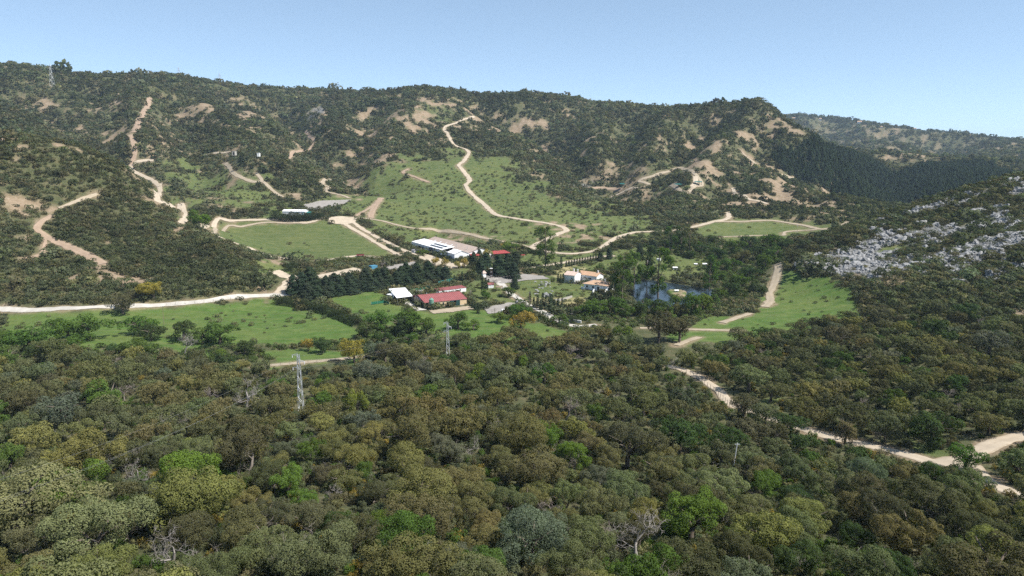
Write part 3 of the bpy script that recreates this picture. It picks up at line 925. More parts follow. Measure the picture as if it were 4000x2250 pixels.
def build_ground():
    V = np.c_[GX.ravel(), GY.ravel(), GZ.ravel()]
    idx = np.arange(NA * NR).reshape(NA, NR)
    F = np.c_[idx[:-1, :-1].ravel(), idx[:-1, 1:].ravel(), idx[1:, 1:].ravel(), idx[1:, :-1].ravel()]
    V = np.r_[V, [[0, 0, GZ[:, 0].mean()]]]
    tri = np.c_[np.full(NA - 1, len(V) - 1), idx[:-1, 0], idx[1:, 0]]
    o = mesh_obj('terrain', V, F, M_GROUND, smooth=True)
    me = o.data
    for nm_, ch in (('cover', ('grass', 'soil', 'rock')), ('tone', ('lush', 'dry', 'red'))):
        a = me.attributes.new(nm_, 'FLOAT_COLOR', 'POINT')
        d = np.ones((len(V), 4), np.float32)
        for k, c in enumerate(ch):
            g = COVER[c]
            g = (g + np.roll(g, 1, 0) + np.roll(g, -1, 0) + np.roll(g, 1, 1) + np.roll(g, -1, 1)) / 5
            d[:-1, k] = g.ravel()
        a.data.foreach_set('color', d.ravel())
    tag(o, 'valley floor with meadows and scrub-covered hills', kind='structure')
    return o

# ------------------------------------------------------------------ foliage
def mat_leaf(name, source, transl=0.25, hue=0.0):
    t = NT(name)
    if source == 'object':
        tint = t.n('ObjectInfo').outputs['Color']
    else:
        tint = t.n('Attribute', attribute_name='tint', attribute_type='INSTANCER').outputs['Color']
    lf = t.n('Attribute', attribute_name='leaf').outputs['Fac']
    k = t.ramp(lf, ((0.0, (0.74, 0.75, 0.76)), (0.5, (1.0, 1.0, 0.98)), (1.0, (1.30, 1.27, 1.14))))
    c = t.mix(1.0, tint, k, 'MULTIPLY')
    d = t.n('BsdfDiffuse', {'Color': c, 'Roughness': 0.5})
    tr = t.n('BsdfTranslucent', {'Color': t.mix(1.0, c, (1.05, 1.25, 0.6), 'MULTIPLY')})
    m = t.n('MixShader', {0: transl, 1: d.outputs[0], 2: tr.outputs[0]})
    t.t.links.new(m.outputs[0], t.out.inputs[0])
    return t.m


M_LEAF = mat_leaf('leaves', 'object')
M_LEAF_I = mat_leaf('scrub_leaves', 'instancer')
M_BARK = plain('bark', (0.115, 0.095, 0.075), 0.95, 0.35, 3.0)
M_DEAD = plain('bleached_wood', (0.25, 0.228, 0.21), 0.9, 0.3, 2.0)
M_TWIG = plain('grey_twigs', (0.22, 0.185, 0.165), 0.9, 0.3, 2.0)


def unit(v):
    return v / (np.linalg.norm(v, axis=-1, keepdims=True) + 1e-9)


def cards(P, N, size, g, aspect=0.6, jit=0.7, tone=None):
    """leaf sprays: small lozenges facing roughly outwards; shading normals follow the clump they belong to"""
    n = len(P)
    O = unit(N)
    N = unit(O + g.normal(0, jit, (n, 3)))
    N = np.where((N * O).sum(1, keepdims=True) < 0.05, unit(N + 1.2 * O), N)
    T = unit(np.cross(N, unit(g.normal(0, 1, (n, 3)))))
    B = np.cross(N, T)
    s = (size * g.uniform(0.6, 1.35, n))[:, None]
    a, b = T * s * 0.5, B * s * 0.5 * aspect
    V = np.stack([P - a, P - b + 0.15 * a, P + a, P + b + 0.15 * a], 1).reshape(-1, 3)
    F = np.arange(4 * n).reshape(n, 4)
    L = g.uniform(0, 1, n)
    if tone is not None:
        L = 0.55 * L + 0.45 * tone
    W = unit(0.78 * O + 0.30 * N)
    return V, F, np.repeat(L, 4), np.repeat(W, 4, axis=0)


def leaf_mesh(name, V, F, L, W, mat):
    me = bpy.data.meshes.new(name)
    me.vertices.add(len(V))
    me.vertices.foreach_set('co', V.astype(np.float32).ravel())
    me.loops.add(F.size)
    me.loops.foreach_set('vertex_index', F.astype(np.int32).ravel())
    me.polygons.add(len(F))
    me.polygons.foreach_set('loop_start', np.arange(0, F.size, 4, dtype=np.int32))
    me.polygons.foreach_set('loop_total', np.full(len(F), 4, dtype=np.int32))
    me.update(calc_edges=True)
    a = me.attributes.new('leaf', 'FLOAT', 'POINT')
    a.data.foreach_set('value', L.astype(np.float32))
    me.materials.append(mat)
    me.polygons.foreach_set('use_smooth', np.ones(len(F), bool))
    me.normals_split_custom_set_from_vertices(W.astype(np.float32))
    return me


def lobed(g, lobes, n, card, fuzz=0.25, inner=0.78, up=0.25):
    """leaf cards over the outside of a heap of rounded lobes (x, y, z, radius)"""
    C = np.array(lobes)
    w = C[:, 3] ** 2
    tn = g.random(len(C))
    Ps, Ns, Ts = [], [], []
    have = 0
    while have < n:
        k = g.choice(len(C), n * 2, p=w / w.sum())
        d = unit(g.normal(0, 1, (n * 2, 3)) + np.array((0, 0, up)))
        P = C[k, :3] + d * (C[k, 3] * (1 - fuzz * 0.6 + fuzz * g.random(n * 2) ** 0.7 * 1.2))[:, None]
        dist = np.linalg.norm(P[:, None, :] - C[None, :, :3], axis=2) / C[None, :, 3]
        dist[np.arange(len(k)), k] = 9
        ok = dist.min(1) > inner
        Ps.append(P[ok])
        Ns.append(d[ok])
        Ts.append(tn[k][ok])
        have += ok.sum()
    P, N, T = np.concatenate(Ps)[:n], np.concatenate(Ns)[:n], np.concatenate(Ts)[:n]
    return cards(P, N, card, g, tone=T)


def sub_lobes(g, lobes, k=6):
    """each lobe breaks up into smaller clumps"""
    out = []
    for x, y, z, r in lobes:
        for i in range(k):
            d = unit(g.normal(0, 1, 3) + np.array((0, 0, 0.35)))
            q = r * g.uniform(0.45, 0.85)
            out.append((x + d[0] * q, y + d[1] * q, z + d[2] * q * 0.9, r * g.uniform(0.34, 0.58)))
    return out


def oak_lobes(g, n=14, flat=0.62, rl=(0.26, 0.46), spread=0.72, cz=0.98):
    """an uneven heap: two or three overlapping heads, never a ball"""
    out = []
    heads = [(0.0, 0.0, 1.0, 0.0)]
    for i in range(int(g.integers(1, 4))):
        a = g.uniform(0, 6.28)
        heads.append((0.45 * math.cos(a), 0.45 * math.sin(a), g.uniform(0.5, 0.8), g.uniform(-0.22, 0.12)))
    ex = g.uniform(0.82, 1.15)
    for i in range(n):
        hx, hy, hs, hz = heads[int(g.integers(len(heads)))]
        a = g.uniform(0, 6.28)
        q = math.sqrt(g.random()) * spread * hs * 0.95
        r = g.uniform(*rl) * (1.05 - 0.3 * q) * (0.75 + 0.25 * hs)
        top = math.sqrt(max(0.02, 1 - (q / (spread * hs * 1.2)) ** 2))
        out.append(((hx + q * math.cos(a)) * ex, (hy + q * math.sin(a)) / ex, cz + hz + flat * hs * (top - 0.55) * g.uniform(0.7, 1.2), r))
    for i in range(max(4, n // 3)):
        a = g.uniform(0, 6.28)
        q = g.uniform(0.35, 0.85) * spread
        out.append((q * math.cos(a), q * math.sin(a), cz - flat * g.uniform(0.2, 0.55), g.uniform(*rl) * 0.75))
    return out


def tube(pts, rad, k=5):
    """tapered tube through points -> verts, quad faces"""
    pts = np.array(pts, float)
    n = len(pts)
    d = unit(np.gradient(pts, axis=0))
    up = np.where(np.abs(d[:, 2:3]) > 0.9, np.array([[1.0, 0, 0]]), np.array([[0, 0, 1.0]]))
    x = unit(np.cross(d, up))
    y = np.cross(d, x)
    a = np.arange(k) / k * 2 * math.pi
    V = pts[:, None] + (x[:, None] * np.cos(a)[None, :, None] + y[:, None] * np.sin(a)[None, :, None]) * np.asarray(rad)[:, None, None]
    F = []
    for i in range(n - 1):
        for j in range(k):
            F.append((i * k + j, i * k + (j + 1) % k, (i + 1) * k + (j + 1) % k, (i + 1) * k + j))
    return V.reshape(-1, 3), np.array(F)


def join(parts):
    V, F, o = [], [], 0
    for v, f in parts:
        V.append(v)
        F.append(f + o)
        o += len(v)
    return np.concatenate(V), np.concatenate(F)


def quad_mesh(name, V, F, mat):
    me = bpy.data.meshes.new(name)
    me.vertices.add(len(V))
    me.vertices.foreach_set('co', V.astype(np.float32).ravel())
    me.loops.add(F.size)
    me.loops.foreach_set('vertex_index', F.astype(np.int32).ravel())
    me.polygons.add(len(F))
    me.polygons.foreach_set('loop_start', np.arange(0, F.size, 4, dtype=np.int32))
    me.polygons.foreach_set('loop_total', np.full(len(F), 4, dtype=np.int32))
    me.polygons.foreach_set('use_smooth', np.ones(len(F), bool))
    me.update(calc_edges=True)
    me.materials.append(mat)
    return me


def trunk_mesh(name, g, h=0.75, r=0.075, limbs=5, reach=0.7, topz=1.05, mat=None):
    ps = [tube([(0, 0, -0.08), (g.normal(0, .03), g.normal(0, .03), h * 0.5), (g.normal(0, .05), g.normal(0, .05), h)], (r * 1.25, r, r * 0.8), 6)]
    for i in range(limbs):
        a = i * 6.28 / limbs + g.uniform(-0.5, 0.5)
        q = reach * g.uniform(0.6, 1.0)
        z = topz * g.uniform(0.85, 1.15)
        ps.append(tube([(0, 0, h * 0.8), (q * 0.4 * math.cos(a), q * 0.4 * math.sin(a), h + (z - h) * 0.55), (q * math.cos(a + 0.2), q * math.sin(a + 0.2), z)], (r * 0.6, r * 0.38, r * 0.12), 4))
    V, F = join(ps)
    return quad_mesh(name, V, F, mat or M_BARK)


def bare_mesh(name, g, h=1.6, twist=0.35, levels=4, r0=0.05, spread=0.75, mat=None):
    """leafless crown: limbs that fork and bend down to fine twigs"""
    ps = []

    def grow(p, d, L, r, lev):
        pts, rad = [p], [r]
        n = 3 if lev else 4
        q, dd = p, d
        for i in range(n):
            dd = unit(dd + g.normal(0, twist * (0.5 if lev == 0 else 1), 3) + np.array((0, 0, 0.06)))
            q = q + dd * L / n
            pts.append(q)
            rad.append(r * (1 - 0.45 * (i + 1) / n))
        ps.append(tube(pts, rad, 4 if lev < 2 else 3))
        if lev >= levels:
            return
        kids = (4, 4, 4, 3, 3)[lev]
        for i in range(kids):
            f = g.uniform(0.35, 1.0) if i else 1.0
            s = pts[min(n, max(1, int(round(f * n))))]
            nd = unit(dd * 0.55 + spread * unit(g.normal(0, 1, 3) * np.array((1, 1, 0.6))) + np.array((0, 0, 0.15)))
            grow(s, nd, L * g.uniform(0.55, 0.8), max(0.004, rad[-1] * g.uniform(0.55, 0.8)), lev + 1)

    grow(np.array((0, 0, -0.05)), np.array((g.normal(0, .12), g.normal(0, .12), 1.0)), h * 0.36, r0, 0)
    V, F = join(ps)
    return quad_mesh(name, V, F, mat or M_DEAD)


def G(seed):
    return np.random.default_rng(seed)


def crown_set(prefix, count, n, card, seed, mat=M_LEAF, **kw):
    out = []
    for i in range(count):
        g = G(seed + i)
        nl = kw.get('lobes', 15)
        lb = oak_lobes(g, nl + int(g.integers(-2, 3)), kw.get('flat', 0.62) * g.uniform(0.9, 1.15), kw.get('rl', (0.26, 0.46)), kw.get('spread', 0.72), kw.get('cz', 0.86))
        if kw.get('sub', 6):
            lb = sub_lobes(g, lb, kw.get('sub', 6))
        out.append(leaf_mesh(f'{prefix}', *lobed(g, lb, n, card, kw.get('fuzz', 0.25)), mat))
    return out


OAK_HI = crown_set('oak_crown', 10, 19000, 0.038, 100)
OAK_MID = crown_set('oak_crown', 6, 6500, 0.062, 140)
LEAFY_HI = crown_set('leafy_crown', 5, 14000, 0.044, 180, lobes=18, rl=(0.22, 0.38), sub=5, flat=0.95, fuzz=0.4, spread=0.74, cz=0.90)
LEAFY_MID = crown_set('leafy_crown', 5, 5200, 0.070, 200, lobes=17, rl=(0.24, 0.42), sub=5, flat=0.95, fuzz=0.3, spread=0.70, cz=0.80)
OAK_TRUNK = [trunk_mesh('oak_trunk', G(300 + i)) for i in range(4)]
M_LIMB = plain('lichened_limbs', (0.20, 0.175, 0.15), 0.95, 0.3, 2.5)
OAK_LIMBS = [bare_mesh('oak_limbs', G(320 + i), 1.75, 0.3, 4, 0.055, 0.9, M_LIMB) for i in range(4)]
BARE = [bare_mesh('bare_limbs', G(330 + i), spread=0.85) for i in range(4)]
BARE_FINE = [bare_mesh('bare_limbs', G(350 + i), twist=0.2, spread=0.7, r0=0.05, mat=M_TWIG) for i in range(3)]


def tall_airy(g, n=3600):
    lb = []
    for i in range(20):
        z = 0.40 + 2.45 * (i + 0.5) / 20
        w = 0.52 * math.sin(min(1, (z - 0.1) / 1.0) * 1.4) * (1.0 if z < 2.3 else (3.2 - z) / 0.95)
        a = g.uniform(0, 6.28)
        lb.append((w * math.cos(a), w * math.sin(a), z, g.uniform(0.18, 0.32)))
    return leaf_mesh('airy_crown', *lobed(g, sub_lobes(g, lb, 4), n + 1600, 0.07, 0.6, 0.6), M_LEAF)


def conifer(g, n=2600, h=2.6, w=0.62, card=0.12, droop=0.5, name='conifer_crown', tip=0.75, mat=M_LEAF):
    z = g.random(n) ** 1.25
    rad = w * (1 - z) ** tip * (0.75 + 0.35 * np.sin(z * 34 + g.uniform(0, 6)) * g.random(n)) + 0.03
    a = g.uniform(0, 6.283, n)
    lump = 1 + 0.22 * np.sin(a * 3 + z * 9 + g.uniform(0, 6)) + 0.12 * np.sin(a * 7 - z * 17)
    q = rad * lump * (1 - 0.4 * g.random(n) ** 2)
    P = np.c_[q * np.cos(a), q * np.sin(a), 0.12 + z * h]
    N = np.c_[np.cos(a), np.sin(a), np.full(n, droop)]
    return leaf_mesh(name, *cards(P, N, card, g, 0.55, 0.5), mat)


AIRY = [tall_airy(G(400 + i)) for i in range(4)]
CONIFER = [conifer(G(420 + i), 3200, 1.75, 0.62, 0.11, 0.5, 'conifer_crown', 0.5) for i in range(5)]
CYPRESS = [conifer(G(440 + i), 1300, 3.0, 0.36, 0.13, 1.2, 'cypress_crown', 0.45) for i in range(3)]
STRAIGHT = [quad_mesh('straight_trunk', *join([tube([(0, 0, -0.1), (0, 0, 0.8), (0.02, 0.01, 2.0)], (0.06, 0.045, 0.01), 5)]), M_BARK)]
AIRY_TRUNK = [quad_mesh('airy_trunk', *join([tube([(0, 0, -0.1), (0.04, 0, 0.9), (0, 0.05, 2.0), (0, 0, 2.8)], (0.055, 0.045, 0.028, 0.008), 5)] +
              [tube([(0, 0, 0.7 + 0.25 * i), (0.2 * math.cos(i * 2.1), 0.2 * math.sin(i * 2.1), 1.1 + 0.25 * i), (0.38 * math.cos(i * 2.1), 0.38 * math.sin(i * 2.1), 1.5 + 0.25 * i)], (0.025, 0.018, 0.006), 4) for i in range(6)]), M_BARK)]
SHRUB = crown_set('shrub_crown', 4, 900, 0.15, 460, sub=3, lobes=8, rl=(0.3, 0.5), flat=0.55, spread=0.6, cz=0.52)
SHRUB_STEM = [trunk_mesh('shrub_stem', G(480), 0.3, 0.05, 4, 0.4, 0.5)]

# ------------------------------------------------------------------ planting
PLANTS = []        # (root, kind word, colour word, radius, x, y, height, own label or None)


def tree(name, cat, x, y, s, crown, trunk, color, group=None, label=None, word='', sz=1.0, rz=None, bare=False):
    z = gz(x, y)
    e = empty(name, (x, y, z - 0.05), random.uniform(0, 6.28) if rz is None else rz)
    e.scale = (s, s, s * sz)
    if trunk is not None:
        o = bpy.data.objects.new('trunk', trunk)
        COL.objects.link(o)
        o.parent = e
    if crown is not None:
        c = bpy.data.objects.new('limbs' if bare else 'crown', crown)
        COL.objects.link(c)
        c.parent = e
        c.color = (*color, 1)
    tag(e, label, cat, group)
    PLANTS.append([e, name, word, s, x, y, z + s * 1.3 * sz, label])
    return e


PAL = {   # leaf colours with the word that goes into the label
    'grey-green': (0.122, 0.134, 0.066), 'olive-brown': (0.140, 0.134, 0.060), 'dark brown-green': (0.094, 0.096, 0.052),
    'yellow-olive': (0.178, 0.176, 0.064), 'blue-grey': (0.110, 0.126, 0.084), 'deep green': (0.058, 0.088, 0.034),
    'bright green': (0.110, 0.168, 0.036), 'fresh green': (0.080, 0.132, 0.032), 'lime green': (0.150, 0.200, 0.042),
    'golden': (0.270, 0.220, 0.055), 'rust-brown': (0.142, 0.124, 0.060), 'pale sage': (0.175, 0.188, 0.095), 'yellow': (0.33, 0.27, 0.075),
    'dark conifer green': (0.046, 0.066, 0.042), 'purple-brown': (0.105, 0.085, 0.080),
}


def vary(c, k=0.14):
    b = random.uniform(1 - k, 1 + k)
    return tuple(max(0.01, x * b * random.uniform(0.93, 1.07)) for x in c)


def at_px(u, v):
    x, y, z = cast(u, v)
    return x, y


TAKEN = []


def free(x, y, s, k=0.72):
    for a, b, c in TAKEN:
        if (a - x) ** 2 + (b - y) ** 2 < ((c + s) * k) ** 2:
            return False
    return True


def put(kind, u, v, wpx, colour, label=None, hk=1.0, group=None):
    """one named tree: foot at pixel u,v, crown wpx wide in the photograph"""
    x, y = at_px(u, v)
    d = math.hypot(x, y)
    s = wpx * d / FPX / 2
    TAKEN.append((x, y, s))
    c = vary(PAL[colour], 0.06)
    hi = d < 150
    if kind == 'oak':
        return tree('holm_oak', 'oak tree', x, y, s, random.choice(OAK_HI if hi else OAK_MID), random.choice(OAK_TRUNK), c, group, label, colour, hk)
    if kind == 'leafy':
        return tree('leafy_tree', 'tree', x, y, s, random.choice(LEAFY_HI if hi else LEAFY_MID), random.choice(OAK_TRUNK), c, group, label, colour, hk)
    if kind == 'airy':
        return tree('tall_tree', 'tree', x, y, s / 0.55, random.choice(AIRY), AIRY_TRUNK[0], c, group, label, colour, hk)
    if kind == 'bare':
        return tree('bare_tree', 'bare tree', x, y, s / 0.85, random.choice(BARE), None, c, group, label, 'bleached grey', hk, bare=True)
    if kind == 'twiggy':
        return tree('bare_tree', 'bare tree', x, y, s / 0.85, random.choice(BARE_FINE), None, c, group, label, 'twiggy brown-grey', hk, bare=True)
    if kind == 'conifer':
        return tree('windbreak_conifer', 'conifer', x, y, s / 0.62, random.choice(CONIFER), STRAIGHT[0], c, group, label, colour, hk)
    if kind == 'cypress':
        return tree('cypress', 'cypress', x, y, s / 0.36, random.choice(CYPRESS), STRAIGHT[0], c, group, label, colour, hk)
    if kind == 'shrub':
        return tree('shrub', 'shrub', x, y, s, random.choice(SHRUB), SHRUB_STEM[0], c, group, label, colour, hk)


CLEAR = []          # (u, v, range) of things seen between the trees: nothing tall may stand in front of them


def keep_clear(pts, step=14):
    for (a, b), (c, d) in zip(pts[:-1], pts[1:]):
        n = max(1, int(math.hypot(c - a, d - b) / step))
        for k in range(n + 1):
            u, v = a + (c - a) * k / n, b + (d - b) * k / n
            x, y, z = cast(u, v)
            CLEAR.append((u, v, math.hypot(x, y)))


for q_ in ([(2629, 1437), (2679, 1449), (2738, 1480), (2796, 1519), (2835, 1558), (2866, 1583)], [(3145, 1679), (3233, 1707), (3362, 1733), (3487, 1764), (3595, 1790), (3647, 1811), (3725, 1803), (3787, 1785), (3854, 1745), (3932, 1718), (4000, 1703)],
           [(3856, 1886), (3950, 1924)], [(1060, 1428), (1310, 1405)], [(2720, 1322), (2650, 1345)], [(2480, 1284), (2540, 1284)], [(2720, 1288), (2850, 1292)], [(2560, 1335), (2660, 1335)], [(1383, 1400), (1383, 1418)],
           [(1177, 1480), (1177, 1597)], [(1750, 1300), (1750, 1355)], [(3350, 1118), (3440, 1118)], [(2020, 1570), (2090, 1540)], [(2960, 1585), (3050, 1585)], [(3560, 1770), (3700, 1770)], [(2250, 1420), (2320, 1420)]):
    keep_clear(q_)
CLEAR_A = np.array(CLEAR)


def blocks_view(x, y, s, h, m=0.85):
    d = math.hypot(x, y)
    z = gz(x, y)
    u, vb = project(x, y, z)
    _, vt = project(x, y, z + h)
    w = s * FPX / d
    q = CLEAR_A
    return bool(np.any((q[:, 2] > d) & (np.abs(q[:, 0] - u) < w * m) & (q[:, 1] > vt) & (q[:, 1] < vb + 0.2 * w)))


# single trees one can name
put('oak', 1383, 1418, 132, 'golden', 'golden-leaved round oak standing by the two-rut path', 1.05)
put('oak', 2570, 1338, 165, 'dark brown-green', 'wide dark oak with two trunks standing alone on grass', 1.0)
put('oak', 2655, 1335, 130, 'dark brown-green', 'dark oak whose crown merges with the wide twin-trunked oak', 0.95)
put('leafy', 1400, 1640, 105, 'lime green', 'lime green tree brighter than the grey oaks, near the lattice pylon', 1.5)
put('leafy', 775, 890, 90, 'bright green', 'round bright green tree at the bend of the side-valley track', 1.0)
put('bare', 960, 1590, 190, 'grey-green', 'bleached dead tree with white spreading limbs beside the pylon', 1.0)
put('bare', 720, 1385, 120, 'grey-green', 'grey dead tree at the near edge of the meadow', 1.0)
put('bare', 700, 2235, 300, 'grey-green', 'large pale dead tree at the bottom edge of the wood', 1.1)
put('bare', 2480, 2210, 330, 'grey-green', 'largest bare grey tree in the middle of the lower wood', 0.95)
put('bare', 2240, 2120, 130, 'grey-green', 'small bare grey tree beside the largest bare tree', 1.2)
put('bare', 2100, 1830, 90, 'grey-green', 'thin bleached snag above a rounded rust-brown oak', 1.0)
put('bare', 550, 1890, 170, 'grey-green', 'pale forked dead trunk among the lower oaks', 1.0)
put('bare', 1440, 2130, 110, 'grey-green', 'V-shaped pale snag rising from the lower oaks', 1.3)
put('bare', 1310, 1960, 170, 'rust-brown', 'low tangled bare tree between two bright green crowns', 0.8)
put('oak', 2110, 1920, 300, 'rust-brown', 'broad domed rust-brown oak in the middle of the wood', 0.85)
put('oak', 1590, 1900, 230, 'yellow-olive', 'yellow-olive domed oak with dense clumped crown', 1.0)
put('leafy', 3300, 1735, 110, 'olive-brown', 'half-bare spreading tree standing beside the fenced track', 1.1)
put('twiggy', 3300, 1735, 120, 'grey-green', 'dark bare limbs beside the fenced track', 1.1)
put('leafy', 740, 1990, 300, 'bright green', 'big bright green tree in the lower wood', 0.9)
put('leafy', 300, 1990, 260, 'bright green', 'bright green tree behind the pale sage crowns', 0.8)
put('leafy', 2700, 2130, 330, 'bright green', 'big bright green tree right of the largest bare tree', 0.85)
put('leafy', 1580, 2230, 330, 'fresh green', 'tall fresh green tree at the bottom edge of the wood', 1.0)
put('leafy', 3000, 2200, 320, 'yellow-olive', 'yellowish green spreading tree low on the right', 0.85)
put('leafy', 430, 1600, 190, 'fresh green', 'broken fresh green tree among brown oaks', 0.8)
put('leafy', 1130, 1940, 160, 'bright green', 'bright green narrow tree in the left wood', 1.0)
put('leafy', 1670, 1590, 170, 'fresh green', 'fresh green patchy tree in the middle wood', 0.7)
put('oak', 80, 2150, 470, 'pale sage', 'pale sage oak in the bottom corner of the wood', 0.8)
put('oak', 380, 2230, 380, 'pale sage', 'pale sage clumped oak at the bottom edge', 0.85)
put('oak', 2830, 1990, 250, 'pale sage', 'pale domed oak above the yellowish trees', 0.85)
put('leafy', 1870, 1480, 110, 'lime green', 'lime-tinged tree among the mid-wood oaks', 0.9)
put('oak', 2035, 1290, 120, 'golden', 'orange-gold oak beside the lane near the car park', 0.9)
put('oak', 2905, 1640, 150, 'dark brown-green', 'dark oak hiding the fenced track where it bends', 0.85)
put('oak', 2990, 1668, 150, 'grey-green', 'grey-green oak hiding the fenced track beyond its bend', 0.85)
put('oak', 3085, 1700, 150, 'deep green', 'deep green oak before the track comes back into sight', 0.85)
put('leafy', 3770, 1835, 150, 'fresh green', 'fresh green tree standing in the fork of the tracks', 0.8)
put('oak', 1205, 1372, 55, 'golden', 'small orange tree in the creek thicket', 1.2)
put('oak', 600, 1165, 100, 'golden', 'orange-flowered bush at the foot of the scrub hill', 0.8)
put('oak', 480, 1225, 110, 'dark brown-green', 'brown-green bush that hides part of the pale lane', 0.9)
# creek-side trees, left to right
CREEK = [(30, 1380, 120, 'fresh green'), (120, 1370, 150, 'fresh green'), (225, 1300, 90, 'fresh green'), (265, 1320, 110, 'bright green'), (350, 1325, 150, 'fresh green'),
         (285, 1385, 110, 'fresh green'), (190, 1395, 120, 'deep green'), (540, 1310, 130, 'fresh green'), (590, 1330, 110, 'deep green'), (545, 1400, 120, 'fresh green'),
         (470, 1400, 90, 'deep green'), (720, 1330, 110, 'deep green'), (860, 1345, 145, 'fresh green'), (790, 1340, 100, 'fresh green'), (955, 1385, 85, 'deep green'), (870, 1400, 60, 'bright green'),
         (1260, 1378, 90, 'deep green'), (1430, 1315, 95, 'deep green'), (1490, 1290, 120, 'fresh green'), (1560, 1310, 130, 'deep green'), (1610, 1300, 140, 'fresh green'), (1665, 1305, 110, 'fresh green'),
         (1500, 1350, 90, 'deep green'), (1600, 1350, 90, 'fresh green'), (1790, 1285, 110, 'fresh green'), (1850, 1290, 70, 'bright green'), (1955, 1262, 70, 'bright green'), (2030, 1245, 110, 'fresh green'),
         (2185, 1270, 85, 'fresh green'), (2230, 1265, 60, 'deep green'), (2290, 1235, 90, 'fresh green'), (2340, 1230, 120, 'fresh green'), (2400, 1225, 100, 'fresh green'), (2440, 1240, 90, 'fresh green'),
         (2560, 1230, 90, 'deep green'), (2600, 1240, 85, 'fresh green'), (2500, 1235, 70, 'deep green'), (2700, 1230, 110, 'fresh green'), (2745, 1215, 90, 'bright green'), (2640, 1212, 80, 'fresh green'), (2520, 1205, 60, 'fresh green'), (2780, 1190, 70, 'fresh green'), (2660, 1235, 70, 'olive-brown'),
         (2240, 1095, 65, 'lime green'), (1650, 1000, 45, 'bright green'), (1990, 990, 80, 'bright green'), (2110, 985, 40, 'bright green'), (1900, 1165, 60, 'fresh green'), (1985, 1160, 70, 'fresh green'),
         (2400, 1070, 55, 'fresh green'), (2350, 1060, 50, 'fresh green'), (2270, 1195, 60, 'olive-brown'), (2760, 1080, 80, 'deep green'), (2800, 1165, 70, 'fresh green'), (2850, 1150, 80, 'deep green'),
         (2890, 1120, 85, 'fresh green'), (2930, 1090, 80, 'deep green'), (2960, 1150, 80, 'deep green'), (2990, 1050, 80, 'fresh green'), (3030, 1010, 80, 'fresh green'), (2960, 1010, 90, 'deep green'),
         (2900, 1030, 80, 'olive-brown'), (2850, 1060, 80, 'fresh green'), (2800, 1010, 80, 'deep green'), (2870, 990, 80, 'fresh green'), (2740, 990, 70, 'deep green'), (2690, 975, 80, 'fresh green'),
         (2930, 970, 80, 'deep green'), (3010, 965, 80, 'fresh green'), (3060, 975, 70, 'deep green'), (2640, 960, 80, 'deep green'), (2600, 970, 60, 'deep green'), (2815, 1100, 70, 'fresh green'),
         (3090, 1020, 70, 'dark brown-green'), (2700, 1010, 50, 'deep green'), (2780, 950, 50, 'deep green')]
for u_, v_, w_, c_ in CREEK:
    put('leafy', u_, v_, w_ * 1.08, c_, None, random.uniform(0.66, 0.82) * (1.3 if 2480 < u_ < 2760 and v_ > 1160 else 1.0), 'leafy trees along the creek')
for u_, v_, w_, c_ in ((2430, 1180, 75, 'fresh green'), (2475, 1130, 60, 'fresh green'), (2400, 1150, 50, 'olive-brown'), (2570, 1170, 80, 'fresh green'), (2525, 1105, 60, 'deep green'), (2130, 1045, 65, 'fresh green'),
                       (2690, 1000, 45, 'olive-brown'), (2620, 985, 40, 'fresh green'), (2440, 1085, 40, 'olive-brown'), (2660, 985, 40, 'deep green'), (2770, 1140, 55, 'fresh green')):
    put('airy', u_, v_, w_, c_, None, 0.95, 'tall airy trees round the pond')
for u_, v_, w_ in ((1700, 1035, 38), (1735, 1040, 40), (1790, 1048, 36), (1815, 1045, 40), (1905, 1010, 42), (1965, 972, 30)):
    put('leafy', u_, v_, w_, 'yellow', None, 1.2, 'young yellow-leaved trees round the white hall')
for u_, v_, w_ in ((1930, 1235, 45), (2020, 1180, 45), (1940, 1125, 50), (2000, 1130, 50), (1835, 1165, 45), (1490, 1060, 55), (1930, 1040, 60), (2070, 1195, 35)):
    put('twiggy', u_, v_, w_, 'rust-brown', None, 1.1, 'leafless garden trees')
# conifer windbreak in two rows, hedge cypresses, garden conifers
for k in range(24):
    f = k / 23
    put('conifer', 1150 + 600 * f + random.uniform(-12, 12), 1148 - 58 * f + random.uniform(-5, 5), (72 - 16 * f) * random.uniform(0.75, 1.2), 'dark conifer green', None, random.uniform(0.52, 0.82), 'conifers of the windbreak')
for k in range(26):
    f = k / 25
    put('conifer', 1205 + 500 * f + random.uniform(-10, 10), 1170 - 76 * f + random.uniform(-4, 4), (64 - 14 * f) * random.uniform(0.75, 1.2), 'dark conifer green', None, random.uniform(0.46, 0.70), 'conifers of the windbreak')
for u_, v_, w_ in ((1850, 1035, 42), (1880, 1075, 62), (1900, 1050, 55), (1950, 1078, 80), (1985, 1075, 70), (2015, 1040, 60), (2010, 1090, 62), (2010, 1130, 45), (1870, 1010, 40), (2550, 990, 50), (2500, 1000, 40), (2380, 1012, 34), (2345, 1018, 36)):
    put('conifer', u_, v_, w_, 'dark conifer green', None, random.uniform(0.6, 0.9), 'garden conifers')
for u_, v_, w_ in ((1885, 1125, 18), (1898, 1130, 18), (1908, 1122, 16), (1868, 1225, 18), (1845, 1205, 14), (1855, 1212, 14), (2070, 1180, 16), (2085, 1200, 18), (2100, 1205, 20), (2120, 1195, 20), (2132, 1198, 18),
                   (2148, 1205, 22), (2165, 1205, 18), (2180, 1212, 18), (2195, 1210, 16), (2190, 1105, 14), (2200, 1106, 14), (2180, 1104, 14), (2192, 1047, 16), (1805, 1095, 14), (1775, 1102, 14), (2155, 1195, 20), (2112, 1212, 20)):
    put('cypress', u_, v_, w_, 'dark conifer green', None, random.uniform(0.45, 0.7), 'columnar garden cypresses')
